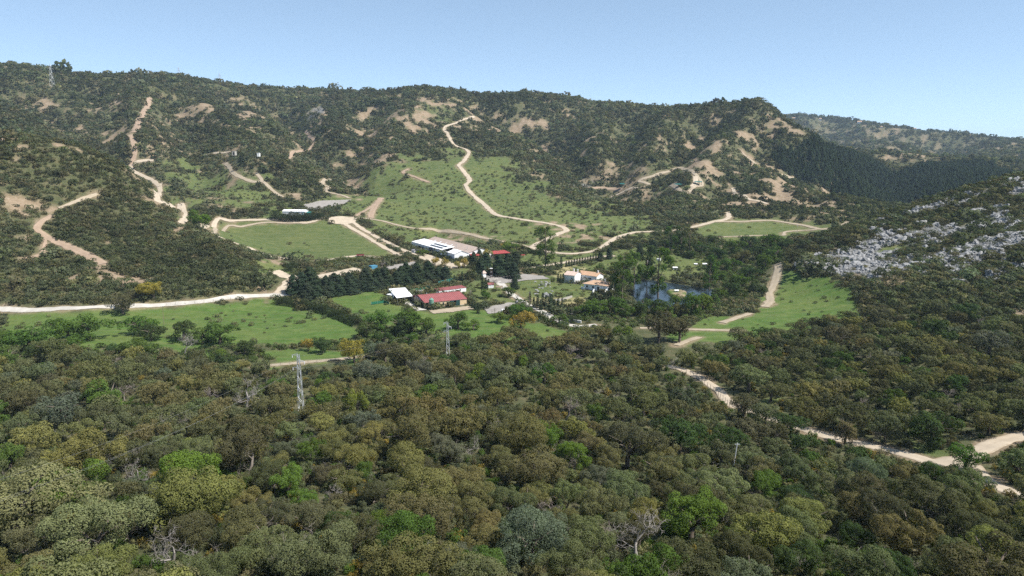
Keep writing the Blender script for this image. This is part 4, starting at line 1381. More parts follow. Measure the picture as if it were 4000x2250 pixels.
for k in range(12):
    put('cypress', 2212 + k * 10.5, 1042 - k * 2.2, 13, 'dark conifer green', None, random.uniform(0.38, 0.46), 'clipped cypresses in a row beyond the house')

# the oak wood
WOOD = area(((-400, 1385), (300, 1405), (640, 1425), (800, 1420), (1050, 1455), (1330, 1445), (1430, 1400), (1600, 1385), (1750, 1370), (1900, 1340), (2050, 1320), (2200, 1345), (2330, 1310), (2450, 1340), (2560, 1370),
             (2640, 1420), (2760, 1400), (2830, 1345), (3000, 1320), (3330, 1262), (3400, 1170), (3600, 1140), (4000, 1120), (4400, 1120), (4400, 2900), (-400, 2900)), False)
oaks = []
cand = 0
g = G(5)
WI = bil
while cand < 14000 and len(oaks) < 950:
    cand += 1
    a = R(g.uniform(-41, 41))
    r = math.sqrt(g.uniform(44 ** 2, 330 ** 2))
    x, y = r * math.sin(a), r * math.cos(a)
    i, j = np.searchsorted(AZ, a), np.searchsorted(LR, math.log(r))
    if not WOOD[i, j] or COVER['bare'][i, j] > 0.3:
        continue
    s = float(np.clip(3.9 * math.exp(g.normal(0, 0.30)), 2.0, 6.6))
    if blocks_view(x, y, s, s * 1.45) or not free(x, y, s, 0.70):
        continue
    TAKEN.append((x, y, s))
    oaks.append((x, y, s, r))
oaks.sort(key=lambda o: -o[2] / o[3])


def oak_colour(x, y):
    n1 = float(fbm(np.array([x / 60]), np.array([y / 60]), 7, 2)[0])
    q = random.random() + (n1 - 0.5) * 0.8
    az = math.degrees(math.atan2(x, y))
    if az > 14 and random.random() < 0.55:
        return random.choice(('dark brown-green', 'dark brown-green', 'grey-green', 'deep green'))
    if q < 0.26:
        return 'olive-brown'
    if q < 0.42:
        return 'dark brown-green'
    if q < 0.74:
        return 'grey-green'
    if q < 0.84:
        return 'blue-grey'
    if q < 0.88:
        return 'rust-brown'
    return 'yellow-olive'


REST = []
n_oak = n_leafy = n_bare = 0
for x, y, s, r in oaks:
    q = random.random()
    hi = r < 140
    if q < 0.075 and n_leafy < 70:
        n_leafy += 1
        w = random.choice(('fresh green', 'bright green', 'deep green', 'fresh green'))
        tree('leafy_tree', 'tree', x, y, s * 0.9, random.choice(LEAFY_HI if hi else LEAFY_MID), random.choice(OAK_LIMBS if hi else OAK_TRUNK), vary(PAL[w]), 'leafy trees scattered in the oak wood', None, w, random.uniform(0.8, 1.05))
    elif q < 0.125 and n_bare < 45:
        n_bare += 1
        tree('bare_tree', 'bare tree', x, y, s * 0.95, random.choice(BARE_FINE + BARE[:1]), None, (0.3, 0.3, 0.3), 'leafless trees scattered in the oak wood', None, 'twiggy grey', random.uniform(0.7, 0.95), bare=True)
    elif n_oak < 268:
        n_oak += 1
        w = oak_colour(x, y)
        tree('holm_oak', 'oak tree', x, y, s, random.choice(OAK_HI if hi else OAK_MID), random.choice(OAK_LIMBS if r < 170 and random.random() < 0.6 else OAK_TRUNK), vary(PAL[w]), 'holm oaks of the wood', None, w, random.uniform(0.78, 1.0))
    else:
        REST.append((x, y, s))


# ------------------------------------------------------------------ masses that nobody could count, spread over the ground
def spread_mass(name, label, P, S, RZ, T, sources, kind='stuff'):
    """one object whose geometry repeats the source shapes at points P (n,3), scale S (n,3), turn RZ, tint T (n,3)"""
    n = len(P)
    me = bpy.data.meshes.new(name)
    me.vertices.add(n)
    me.vertices.foreach_set('co', np.asarray(P, np.float32).ravel())
    for nm_, ty, arr in (('scl', 'FLOAT_VECTOR', S), ('tint', 'FLOAT_COLOR', np.c_[T, np.ones(n)]), ('rot', 'FLOAT_VECTOR', RZ)):
        a = me.attributes.new(nm_, ty, 'POINT')
        a.data.foreach_set('color' if ty == 'FLOAT_COLOR' else 'vector', np.asarray(arr, np.float32).ravel())
    a = me.attributes.new('pick', 'INT', 'POINT')
    a.data.foreach_set('value', rng.integers(0, len(sources), n).astype(np.int32))
    o = bpy.data.objects.new(name, me)
    COL.objects.link(o)
    ng = bpy.data.node_groups.new(name + '_spread', 'GeometryNodeTree')
    ng.interface.new_socket('Geometry', in_out='INPUT', socket_type='NodeSocketGeometry')
    ng.interface.new_socket('Geometry', in_out='OUTPUT', socket_type='NodeSocketGeometry')
    N, Lk = ng.nodes, ng.links
    gi, go = N.new('NodeGroupInput'), N.new('NodeGroupOutput')
    jn = N.new('GeometryNodeJoinGeometry')
    for sme in sources:
        so = bpy.data.objects.new(name + '_shape', sme)      # lives only inside the node tree, in no scene
        oi = N.new('GeometryNodeObjectInfo')
        oi.inputs['Object'].default_value = so
        oi.inputs['As Instance'].default_value = False
        g2 = N.new('GeometryNodeGeometryToInstance')
        Lk.new(oi.outputs['Geometry'], g2.inputs[0])
        Lk.new(g2.outputs[0], jn.inputs[0])

    def attr(nm_, ty):
        q = N.new('GeometryNodeInputNamedAttribute')
        q.data_type = ty
        q.inputs['Name'].default_value = nm_
        return q.outputs['Attribute']
    ip = N.new('GeometryNodeInstanceOnPoints')
    Lk.new(gi.outputs[0], ip.inputs['Points'])
    Lk.new(jn.outputs[0], ip.inputs['Instance'])
    ip.inputs['Pick Instance'].default_value = True
    Lk.new(attr('pick', 'INT'), ip.inputs['Instance Index'])
    e2r = N.new('FunctionNodeEulerToRotation')
    Lk.new(attr('rot', 'FLOAT_VECTOR'), e2r.inputs[0])
    Lk.new(e2r.outputs[0], ip.inputs['Rotation'])
    Lk.new(attr('scl', 'FLOAT_VECTOR'), ip.inputs['Scale'])
    Lk.new(ip.outputs[0], go.inputs[0])
    md = o.modifiers.new('spread', 'NODES')
    md.node_group = ng
    tag(o, label, kind=kind)
    return o


def log_scatter(seed, r0, r1, spacing, azlim=41):
    """jittered points, spacing(r) metres apart"""
    g = G(seed)
    out = []
    r = r0
    while r < r1:
        s = spacing(r)
        n = int(2 * R(azlim) * r / s)
        a = (np.arange(n) + g.uniform(-0.5, 0.5, n)) * (2 * R(azlim) / n) - R(azlim)
        rr = r + s * g.uniform(-0.5, 0.5, n)
        out.append(np.c_[rr * np.sin(a), rr * np.cos(a)])
        r += s
    return np.concatenate(out)


def look(layer, x, y):
    return bil(AZ, LR, COVER[layer] if isinstance(layer, str) else layer.astype(float), np.arctan2(x, y), np.log(np.hypot(x, y)))


def in_view(x, y, z, pad=10.0):
    """keep what a camera near this one could see over the crests in front"""
    a, r = np.arctan2(x, y), np.hypot(x, y)
    tan = np.maximum.accumulate((GZ - CAM_Z) / GR, axis=1)
    return (z + pad - CAM_Z) / r > bil(AZ, LR, tan, a, np.log(r) - 0.03)


BUSH = crown_set('bush_shape', 5, 170, 0.30, 500, M_LEAF_I, sub=0, lobes=8, rl=(0.34, 0.56), flat=0.55, spread=0.6, cz=0.45, fuzz=0.3)
BUSH_LO = crown_set('bush_shape', 4, 60, 0.50, 520, M_LEAF_I, sub=0, lobes=6, rl=(0.4, 0.6), flat=0.5, spread=0.55, cz=0.42, fuzz=0.3)
BUSH_HI = crown_set('bush_shape', 5, 1500, 0.11, 540, M_LEAF_I, sub=4, lobes=8, rl=(0.3, 0.5), flat=0.55, spread=0.62, cz=0.5, fuzz=0.35)
OAK_LO = crown_set('oak_mass_shape', 5, 2600, 0.095, 560, M_LEAF_I)
PINE_LO = [conifer(G(580 + i), 190, 1.9, 0.85, 0.34, 0.6, 'pine_mass_shape', 0.42, M_LEAF_I) for i in range(4)]


def bush_tints(x, y, seed, base=None):
    g = G(seed)
    n = len(x)
    q = 0.6 * g.random(n) + 0.2 + 1.5 * (fbm(x / 90, y / 90, seed, 3) - 0.5)
    pal = np.array([(0.070, 0.082, 0.044), (0.084, 0.100, 0.048), (0.110, 0.108, 0.054), (0.080, 0.090, 0.052), (0.100, 0.092, 0.052), (0.078, 0.098, 0.056), (0.122, 0.128, 0.074)])
    k = np.clip((q * len(pal)).astype(int), 0, len(pal) - 1)
    return pal[k] * np.exp(g.normal(0, 0.20, n) + 0.9 * (fbm(x / 55, y / 55, seed + 9, 3) - 0.5))[:, None]


def scrub_mass(name, label, seed, r0, r1, spacing, size, shapes, thin=0.5):
    p = log_scatter(seed, r0, r1, spacing)
    x, y = p[:, 0], p[:, 1]
    g = G(seed + 1)
    z = ground(x, y)
    grass, soil, bare, rock = look('grass', x, y), look('soil', x, y), look('bare', x, y), look('rock', x, y)
    keep = 0.86 * np.ones(len(x))
    keep *= 1 - 0.92 * np.clip(grass, 0, 1) * np.where(look('lush', x, y) > 0.5, 1.06, 1.0)
    keep *= 1 - 0.78 * np.clip(soil, 0, 1)
    keep *= 1 - 0.80 * np.clip(rock, 0, 1)
    keep *= bare < 0.35
    keep *= 1 - look(WOOD, x, y) * (np.hypot(x, y) < 330)
    keep *= 1 - (look(PINES, x, y) > 0.5)
    keep *= 1 - look(CREEKZ, x, y)
    keep *= 1 - 0.97 * look('mown', x, y)
    # thickets and thin places
    keep *= 1 - thin + (thin + 0.2) * sstep(fbm(x / 38, y / 38, 203, 4), 0.36, 0.52)
    keep *= 0.75 + 0.4 * sstep(1 - np.abs(2 * fbm(x / 190, y / 190, 3, 4) - 1) * 2, 0.9, 0.2)
    ok = (g.random(len(x)) < keep) & in_view(x, y, z)
    x, y, z = x[ok], y[ok], z[ok]
    n = len(x)
    r = np.hypot(x, y)
    s = size(r) * np.exp(g.normal(0, 0.38, n)) * np.where(look('grass', x, y) > 0.5, 0.6, 1.0)
    S = np.c_[s, s * g.uniform(0.8, 1.2, n), s * g.uniform(0.7, 1.05, n)]
    spread_mass(name, label, np.c_[x, y, z - 0.05 * s], S, np.c_[np.zeros(n), np.zeros(n), g.uniform(0, 6.28, n)], bush_tints(x, y, seed), shapes)
    print(name, n)


CREEKZ = area(((-200, 1340), (400, 1330), (700, 1350), (1000, 1345), (1380, 1300), (1460, 1270), (1900, 1250), (2250, 1235), (2450, 1215), (2800, 1150), (2830, 1050), (2600, 985), (2700, 945), (3060, 950), (3080, 1020), (2960, 1120),
               (2900, 1190), (2750, 1250), (2500, 1275), (2300, 1300), (2150, 1320), (1750, 1370), (1420, 1395), (1300, 1400), (1000, 1415), (700, 1420), (300, 1405), (-200, 1385)), False)
PINES = area(((3010, 610), (3090, 580), (3170, 565), (3290, 590), (3420, 640), (3480, 690), (3620, 650), (3760, 640), (3880, 640), (3980, 690), (4100, 700), (4100, 760), (3750, 740), (3600, 790), (3470, 815), (3300, 775), (3150, 715), (3050, 660)), rmin=860)
scrub_mass('hillside_scrub', 'dense dark green and brown scrub covering the near scrub hill and valley sides', 21, 300, 640, lambda r: 2.15, lambda r: 1.62 + 0 * r, BUSH, 0.15)
scrub_mass('far_hillside_scrub', 'dark scrub covering the far slopes up to the skyline', 31, 640, 1800, lambda r: 0.0037 * r, lambda r: 0.0027 * r, BUSH_LO)
scrub_mass('distant_scrub', 'bluish dark scrub on the most distant ridges', 41, 1800, 4200, lambda r: 0.0042 * r, lambda r: 0.0020 * r, BUSH_LO)
# undergrowth beneath and between the oaks
p = log_scatter(51, 46, 330, lambda r: 1.9 if r < 150 else 2.5)
x, y = p[:, 0], p[:, 1]
g = G(52)
ok = (look(WOOD, x, y) > 0.5) & (look('bare', x, y) < 0.3) & (look('grass', x, y) < 0.3) & (g.random(len(x)) < 0.92)
x, y = x[ok], y[ok]
s = g.uniform(0.6, 1.6, len(x))
ok = np.array([not blocks_view(a, b, c, c * 0.9, 0.7) for a, b, c in zip(x, y, s)])
x, y, s = x[ok], y[ok], s[ok]
n = len(x)
T = bush_tints(x, y, 53) * 1.15
gi_ = g.random(n) < 0.2
T[gi_] = np.array((0.075, 0.12, 0.030)) * g.uniform(0.7, 1.2, gi_.sum())[:, None]
gi_ = g.random(n) < 0.06
T[gi_] = np.array((0.22, 0.17, 0.045)) * g.uniform(0.7, 1.2, gi_.sum())[:, None]
spread_mass('undergrowth', 'mixed green and brown shrubs under and between the oaks', np.c_[x, y, ground(x, y) - 0.1], np.c_[s, s, s * g.uniform(0.8, 1.3, n)], np.c_[np.zeros(n), np.zeros(n), g.uniform(0, 6.28, n)], T, BUSH_HI)
print('undergrowth', n)
# the oaks too small in the picture to single out
if REST:
    q = np.array(REST)
    x, y, s = q.T
    T = np.array([vary(PAL[oak_colour(a, b)]) for a, b in zip(x, y)])
    spread_mass('oak_woodland', 'distant part of the oak wood merging into one canopy', np.c_[x, y, ground(x, y)], np.c_[s, s, s * 0.9], np.c_[np.zeros(len(x)), np.zeros(len(x)), rng.uniform(0, 6.28, len(x))], T, OAK_LO)
    print('rest', len(REST), 'oaks', n_oak, 'leafy', n_leafy, 'bare', n_bare)
# pine plantation
g = G(62)
_a, _r = g.uniform(R(15), R(41), 60000), np.sqrt(g.uniform(850 ** 2, 1700 ** 2, 60000))
x, y = _r * np.sin(_a), _r * np.cos(_a)
z = ground(x, y)
ok = (look(PINES, x, y) > 0.5) & (g.random(len(x)) < 0.93) & in_view(x, y, z)
x, y, z = x[ok], y[ok], z[ok]
s = g.uniform(2.2, 4.4, len(x))
T = np.array((0.040, 0.056, 0.032)) * g.uniform(0.6, 1.6, len(x))[:, None]
spread_mass('pine_wood', 'dark pine plantation filling the valley beyond the limestone hill', np.c_[x, y, z], np.c_[s, s, s * 1.1], np.c_[np.zeros(len(x)), np.zeros(len(x)), g.uniform(0, 6.28, len(x))], T, PINE_LO)
print('pines', len(x))
# little shrubs on the meadows
p = log_scatter(71, 180, 800, lambda r: 5.2)
x, y = p[:, 0], p[:, 1]
g = G(72)
ok = (look('grass', x, y) > 0.6) & (look('bare', x, y) < 0.2) & (g.random(len(x)) < np.where(look('lush', x, y) > 0.5, 0.05, 0.42) * (0.3 + 1.4 * sstep(fbm(x / 30, y / 30, 6, 2), 0.4, 0.62)) * (1 - 0.94 * look('mown', x, y)))
x, y = x[ok], y[ok]
s = g.uniform(0.3, 1.0, len(x)) ** 2.2 * 2.0 + 0.2
spread_mass('meadow_shrubs', 'low dark shrubs dotted over the meadows', np.c_[x, y, ground(x, y) - 0.05], np.c_[s, s, s * 0.8], np.c_[np.zeros(len(x)), np.zeros(len(x)), g.uniform(0, 6.28, len(x))], bush_tints(x, y, 73) * 1.1, BUSH)
print('meadow', len(x))

# green thicket along the creek
p = log_scatter(95, 180, 620, lambda r: 2.2)
x, y = p[:, 0], p[:, 1]
g = G(96)
ok = (look(CREEKZ, x, y) > 0.5) & (look('bare', x, y) < 0.3) & (look('lush', x, y) < 0.5) & (g.random(len(x)) < 0.72)
x, y = x[ok], y[ok]
s = g.uniform(0.7, 1.9, len(x))
T = np.array([(0.068, 0.100, 0.034), (0.086, 0.120, 0.036), (0.095, 0.100, 0.050), (0.060, 0.080, 0.036)])[g.integers(0, 4, len(x))] * np.exp(g.normal(0, 0.25, len(x)))[:, None]
spread_mass('creek_thicket', 'green bushy thicket along the creek bed', np.c_[x, y, ground(x, y) - 0.1], np.c_[s, s, s * 0.95], np.c_[np.zeros(len(x)), np.zeros(len(x)), g.uniform(0, 6.28, len(x))], T, BUSH)
print('creek', len(x))

# ------------------------------------------------------------------ limestone
M_STONE = plain('limestone', (0.235, 0.235, 0.235), 0.95, 0.45, 0.9, 0.2, bstr=0.5)


def rock_mesh(g, name='outcrop_shape'):
    bm = bmesh.new()
    bmesh.ops.create_icosphere(bm, subdivisions=2, radius=1.0)
    k = g.uniform(0, 100)
    for v in bm.verts:
        c = np.array(v.co)
        n = float(fbm(np.array([c[0] * 1.7 + k + c[2]]), np.array([c[1] * 1.7 - k]), 3, 3)[0])
        m = float(vnoise(np.array([c[0] * 4 + k]), np.array([c[2] * 4 + c[1] * 3]), 8)[0])
        v.co = Vector(c * (0.25 + 0.95 * n + 0.7 * m))
        v.co.z *= 0.8
    me = bpy.data.meshes.new(name)
    bm.to_mesh(me)
    bm.free()
    me.materials.append(M_STONE)
    return me


ROCKS = [rock_mesh(G(600 + i)) for i in range(6)]
p = log_scatter(81, 365, 640, lambda r: 1.35)
x, y = p[:, 0], p[:, 1]
g = G(82)
x, y = x + g.normal(0, 0.6, len(x)), y + g.normal(0, 0.6, len(y))
z = ground(x, y)
rk = look('rock', x, y)
ok = (rk > 0.35) & (g.random(len(x)) < 0.25 + 0.6 * sstep(fbm(x / 4, y / 4, 77, 3), 0.4, 0.6)) & in_view(x, y, z)
x, y, z = x[ok], y[ok], z[ok]
n = len(x)
s = 0.35 + g.random(n) ** 3.5 * 1.6
spread_mass('limestone_outcrop', 'jagged grey-white limestone outcrops over the hill', np.c_[x, y, z - 0.15 * s], np.c_[s * g.uniform(0.9, 1.7, n), s, s * g.uniform(0.7, 1.5, n)], np.c_[g.normal(0, .3, n), g.normal(0, .3, n), ROCK_DIR + g.normal(0, 0.5, n)], np.ones((n, 3)), ROCKS)
print('rocks', n)

# ------------------------------------------------------------------ building helpers
class MB:
    def __init__(self):
        self.v, self.f = [], []

    def add(self, vs, fs):
        o = len(self.v)
        self.v += [tuple(map(float, q)) for q in vs]
        self.f += [tuple(i + o for i in q) for q in fs]
        return self

    def box(self, x0, x1, y0, y1, z0, z1):
        return self.add([(x, y, z) for z in (z0, z1) for x, y in ((x0, y0), (x1, y0), (x1, y1), (x0, y1))],
                        [(3, 2, 1, 0), (4, 5, 6, 7), (0, 1, 5, 4), (1, 2, 6, 5), (2, 3, 7, 6), (3, 0, 4, 7)])

    def prism(self, poly, axis, a, b):
        """polygon in the plane across axis ('x' or 'y'), pushed from a to b; poly points are (other, z)"""
        n = len(poly)
        mk = (lambda t, p: (t, p[0], p[1])) if axis == 'x' else (lambda t, p: (p[0], t, p[1]))
        vs = [mk(a, p) for p in poly] + [mk(b, p) for p in poly]
        fs = [tuple(range(n))[::-1], tuple(range(n, 2 * n))] + [(i, (i + 1) % n, n + (i + 1) % n, n + i) for i in range(n)]
        return self.add(vs, fs)

    def hexa(self, bot, top):
        """eight corners: four below, four above, same order"""
        return self.add(list(bot) + list(top), [(3, 2, 1, 0), (4, 5, 6, 7), (0, 1, 5, 4), (1, 2, 6, 5), (2, 3, 7, 6), (3, 0, 4, 7)])

    def cyl(self, p, q, r, r2=None, k=8, cap=True):
        p, q = np.array(p, float), np.array(q, float)
        d = unit(q - p)
        x = unit(np.cross(d, (0, 0, 1.0) if abs(d[2]) < 0.9 else (1.0, 0, 0)))
        y = np.cross(d, x)
        r2 = r if r2 is None else r2
        vs = [p + r * (x * math.cos(a) + y * math.sin(a)) for a in np.arange(k) / k * 2 * math.pi] + [q + r2 * (x * math.cos(a) + y * math.sin(a)) for a in np.arange(k) / k * 2 * math.pi]
        fs = [(i, (i + 1) % k, k + (i + 1) % k, k + i) for i in range(k)]
        if cap:
            fs += [tuple(range(k))[::-1], tuple(range(k, 2 * k))]
        return self.add(vs, fs)

    def obj(self, name, mat, parent=None, smooth=False):
        o = mesh_obj(name, self.v, self.f, mat, parent, smooth)
        bm = bmesh.new()
        bm.from_mesh(o.data)
        bmesh.ops.recalc_face_normals(bm, faces=bm.faces)
        bm.to_mesh(o.data)
        bm.free()
        return o


M_WHITE = plain('white_paint', (0.74, 0.74, 0.73), 0.7, 0.10, 0.5)
M_ROOFW = plain('white_sheet', (0.80, 0.80, 0.80), 0.5, 0.06, 0.4)
M_GREYW = plain('pale_grey_wall', (0.74, 0.75, 0.78), 0.8, 0.10, 0.5)
M_TAN = plain('tan_render', (0.58, 0.44, 0.27), 0.85, 0.12, 0.7)
M_REDROOF = plain('red_sheet', (0.26, 0.085, 0.082), 0.6, 0.2, 0.35)
M_REDDARK = plain('dark_red_board', (0.26, 0.05, 0.055), 0.7, 0.14, 0.8)
M_AWN = plain('red_awning', (0.30, 0.055, 0.05), 0.7, 0.12, 0.7)
M_BLUE = plain('blue_band', (0.03, 0.10, 0.42), 0.7, 0.12, 0.8)
M_FIBRE = plain('fibre_cement', (0.36, 0.29, 0.25), 0.9, 0.16, 0.22)
M_TILE = plain('clay_tile', (0.44, 0.29, 0.19), 0.9, 0.2, 0.8)
M_PTILE = plain('faded_tile', (0.46, 0.36, 0.31), 0.9, 0.2, 0.7)
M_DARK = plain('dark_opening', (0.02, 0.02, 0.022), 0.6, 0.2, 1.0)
M_GLASS = plain('window_glass', (0.03, 0.035, 0.045), 0.15, 0.2, 1.0, 0.6)
M_GREEN = plain('green_door', (0.018, 0.055, 0.05), 0.6, 0.2, 1.0)
M_NET = plain('green_net', (0.02, 0.13, 0.075), 0.85, 0.2, 2.0)
M_TEAL = plain('teal_panel', (0.02, 0.13, 0.12), 0.7, 0.2, 1.0)
M_SILO = plain('green_silo', (0.13, 0.25, 0.20), 0.5, 0.15, 0.8, 0.4)
M_STEEL = plain('galvanised_steel', (0.42, 0.44, 0.46), 0.5, 0.15, 2.0, 0.5, 0.4)
M_WOOD = plain('weathered_wood', (0.20, 0.155, 0.11), 0.9, 0.3, 2.0)
M_DWOOD = plain('dark_wood', (0.075, 0.05, 0.038), 0.9, 0.3, 2.0)
M_PV = plain('solar_cell', (0.012, 0.014, 0.022), 0.2, 0.2, 1.0, 0.6)
M_BLOCK = plain('concrete_block', (0.36, 0.34, 0.31), 0.9, 0.2, 1.5)
M_GREYR = plain('grey_sheet', (0.26, 0.25, 0.27), 0.6, 0.15, 0.6)
M_BLUEP = plain('blue_tarp', (0.07, 0.22, 0.33), 0.6, 0.15, 0.8)
M_RUBBER = plain('rubber', (0.02, 0.02, 0.02), 0.9, 0.2, 2.0)


def frame_px(p0, p1, z):
    """origin and turn of a front edge seen from pixel p0 to p1 at height z"""
    a, b = atz(*p0, z), atz(*p1, z)
    d = b - a
    return a, math.atan2(d[1], d[0]), float(np.linalg.norm(d[:2]))


def to_local(a, rz, p):
    d = np.asarray(p, float) - a
    c, s = math.cos(-rz), math.sin(-rz)
    return np.array((d[0] * c - d[1] * s, d[0] * s + d[1] * c, d[2]))


def win(parent, x, z, w, h, y=0.0, side='front', name='window', frame=M_WHITE, pane=M_GLASS):
    """framed opening set into the wall plane"""
    t = 0.07
    m = MB()
    for q in ((x - w / 2 - t, x + w / 2 + t, z - t, z), (x - w / 2 - t, x + w / 2 + t, z + h, z + h + t), (x - w / 2 - t, x - w / 2, z, z + h), (x + w / 2, x + w / 2 + t, z, z + h)):
        if side == 'front':
            m.box(q[0], q[1], y - 0.06, y + 0.05, q[2], q[3])
        else:
            m.box(y - 0.06, y + 0.05, q[0], q[1], q[2], q[3])
    f = m.obj(name, frame, parent)
    p = MB()
    if side == 'front':
        p.box(x - w / 2, x + w / 2, y - 0.02, y + 0.04, z, z + h)
    else:
        p.box(y - 0.02, y + 0.04, x - w / 2, x + w / 2, z, z + h)
    p.obj('pane', pane, f)
    return f


def ribbed(parent, name, mat, c00, c10, c11, c01, pitch=1.0, rib=0.05, thick=0.08):
    """sheet roof between four corners (c00-c10 is the eave) with standing seams running up the slope"""
    c00, c10, c11, c01 = (np.array(c, float) for c in (c00, c10, c11, c01))
    nrm = unit(np.cross(c10 - c00, c01 - c00))
    if nrm[2] < 0:
        nrm = -nrm
    m = MB()
    dn = -nrm * thick
    m.hexa((c00 + dn, c10 + dn, c11 + dn, c01 + dn), (c00, c10, c11, c01))
    n = max(2, int(np.linalg.norm(c10 - c00) / pitch))
    e = (c10 - c00) / np.linalg.norm(c10 - c00) * 0.05
    for i in range(n + 1):
        f = min(max(i / n, 0.004), 0.996)
        a, b = c00 + (c10 - c00) * f, c01 + (c11 - c01) * f
        up = nrm * rib
        m.hexa((a - e, a + e, b + e, b - e), (a - e + up, a + e + up, b + e + up, b - e + up))
    return m.obj(name, mat, parent)


def house(name, label, cat, p0, p1, z, depth, h, roof='gable', rise=1.5, over=0.35, wall=M_WHITE, tile=M_TILE, wins=(), doors=(), chimney=None, group=None, ridge='x'):
    a, rz, L = frame_px(p0, p1, z)
    e = empty(name, a, rz)
    tag(e, label, cat, group)
    t = 0.25
    MB().box(0, L, 0, t, -0.6, h).obj('wall', wall, e)
    MB().box(0, L, depth - t, depth, -0.6, h).obj('wall', wall, e)
    for x0 in (0, L - t):
        m = MB().box(x0, x0 + t, t, depth - t, -0.6, h)
        if roof == 'gable' and ridge == 'x':
            m.prism([(t, h), (depth - t, h), (depth / 2, h + rise * 0.9)], 'x', x0, x0 + t)
        m.obj('wall', wall, e)
    o = over
    if roof == 'gable' and ridge == 'x':
        r = ribbed(e, 'roof', tile, (-o, -o, h - 0.02), (L + o, -o, h - 0.02), (L + o, depth / 2, h + rise), (-o, depth / 2, h + rise), 0.45, 0.06)
        ribbed(e, 'roof', tile, (-o, depth + o, h - 0.02), (L + o, depth + o, h - 0.02), (L + o, depth / 2, h + rise - 0.005), (-o, depth / 2, h + rise - 0.005), 0.45, 0.06)
    elif roof == 'hip':
        i = min(depth / 2, L / 2 - 0.4)
        hh = h + rise
        m = MB()
        m.add([(-o, -o, h), (L + o, -o, h), (L + o, depth + o, h), (-o, depth + o, h), (i, depth / 2, hh), (L - i, depth / 2, hh)],
              [(0, 1, 5, 4), (2, 3, 4, 5), (1, 2, 5), (3, 0, 4), (3, 2, 1, 0)])
        r = m.obj('roof', tile, e)
        for k, (q, w) in enumerate((((-o, -o, h), (i, depth / 2, hh)), ((L + o, -o, h), (L - i, depth / 2, hh)), ((L + o, depth + o, h), (L - i, depth / 2, hh)), ((-o, depth + o, h), (i, depth / 2, hh)), ((i, depth / 2, hh), (L - i, depth / 2, hh)))):
            MB().cyl(q, w, 0.12, k=6).obj('ridge_cap', M_PTILE, r)
    elif roof == 'mono':
        r = ribbed(e, 'roof', tile, (-o, -o, h), (L + o, -o, h), (L + o, depth + o, h + rise), (-o, depth + o, h + rise), 0.6, 0.05)
        MB().prism([(0.0, h - 0.12), (depth, h - 0.12), (depth, h + rise - 0.15)], 'x', 0.02, 0.2).obj('gable_end', wall, e)
        MB().prism([(0.0, h - 0.12), (depth, h - 0.12), (depth, h + rise - 0.15)], 'x', L - 0.2, L - 0.02).obj('gable_end', wall, e)
    else:
        MB().box(-o, L + o, -o, depth + o, h, h + 0.18).obj('roof', tile, e)
    for x, zz, w, hh in wins:
        win(e, x * L, zz, w, hh)
    for x, w, hh, m in doors:
        d = MB().box(x * L - w / 2, x * L + w / 2, -0.05, 0.1, -0.05, hh).obj('door', m, e)
        MB().box(x * L + w / 2 - 0.2, x * L + w / 2 - 0.1, -0.09, -0.05, hh * 0.5, hh * 0.5 + 0.12).obj('handle', M_STEEL, d)
    for cx, cy, ch in (chimney or ()):
        k = MB().box(cx * L - 0.3, cx * L + 0.3, cy * depth - 0.3, cy * depth + 0.3, h * 0.8, h + rise + ch)
        k.box(cx * L - 0.4, cx * L + 0.4, cy * depth - 0.4, cy * depth + 0.4, h + rise + ch, h + rise + ch + 0.12)
        k.obj('chimney', M_WHITE, e)
    return e


# ------------------------------------------------------------------ red-roofed barn
BZ = 10.0
a, rz, L = frame_px((1661, 1206), (1823, 1190), BZ)
W = 18.9
EV, RG = 2.85, 4.6
e = empty('barn', a, rz)
tag(e, 'tan barn with ribbed red roof, white lettering on its gable and green sliding doors', 'barn')
t = 0.3
DX0, DX1 = L * 0.60, L * 0.83      # big doorway
MB().box(0, DX0, 0, t, -0.6, EV).obj('wall', M_TAN, e)
MB().box(DX1, L, 0, t, -0.6, EV).obj('wall', M_TAN, e)
MB().box(DX0, DX1, 0, t, EV - 0.25, EV).obj('lintel', M_TAN, e)
MB().box(0, L, W - t, W, -0.6, EV).obj('wall', M_TAN, e)
for x0 in (0, L - t):
    MB().box(x0, x0 + t, t, W - t, -0.6, EV).obj('wall', M_TAN, e)
MB().box(-0.12, L + 0.12, -0.06, 0.0, -0.6, 0.25).obj('plinth', M_BLOCK, e)
gb = MB().prism([(-0.3, EV), (W + 0.3, EV), (W / 2, RG + 0.1)], 'x', -0.14, -0.02).obj('gable_board', M_REDDARK, e)
MB().prism([(0, EV), (W, EV), (W / 2, RG)], 'x', L - 0.2, L).obj('gable_end', M_TAN, e)
tx = bpy.data.curves.new('lettering', 'FONT')
tx.body = 'LAS NOVILLAS'
tx.size = 1.25
tx.extrude = 0.02
tx.align_x = 'CENTER'
_to = bpy.data.objects.new('lettering_curve', tx)
to = bpy.data.objects.new('lettering', bpy.data.meshes.new_from_object(_to))
bpy.data.objects.remove(_to)
COL.objects.link(to)
to.parent = gb
to.location = (-0.17, W / 2 + 0.2, EV + 0.14)
to.rotation_euler = (R(90), 0, R(-90))
to.data.materials.clear()
to.data.materials.append(M_WHITE)
ribbed(e, 'roof', M_REDROOF, (-0.35, -0.25, EV - 0.03), (L + 0.35, -0.25, EV - 0.03), (L + 0.35, W / 2, RG + 0.12), (-0.35, W / 2, RG + 0.12), 0.95, 0.06)
ribbed(e, 'roof', M_REDROOF, (-0.35, W + 0.25, EV - 0.03), (L + 0.35, W + 0.25, EV - 0.03), (L + 0.35, W / 2, RG + 0.115), (-0.35, W / 2, RG + 0.115), 0.95, 0.06)
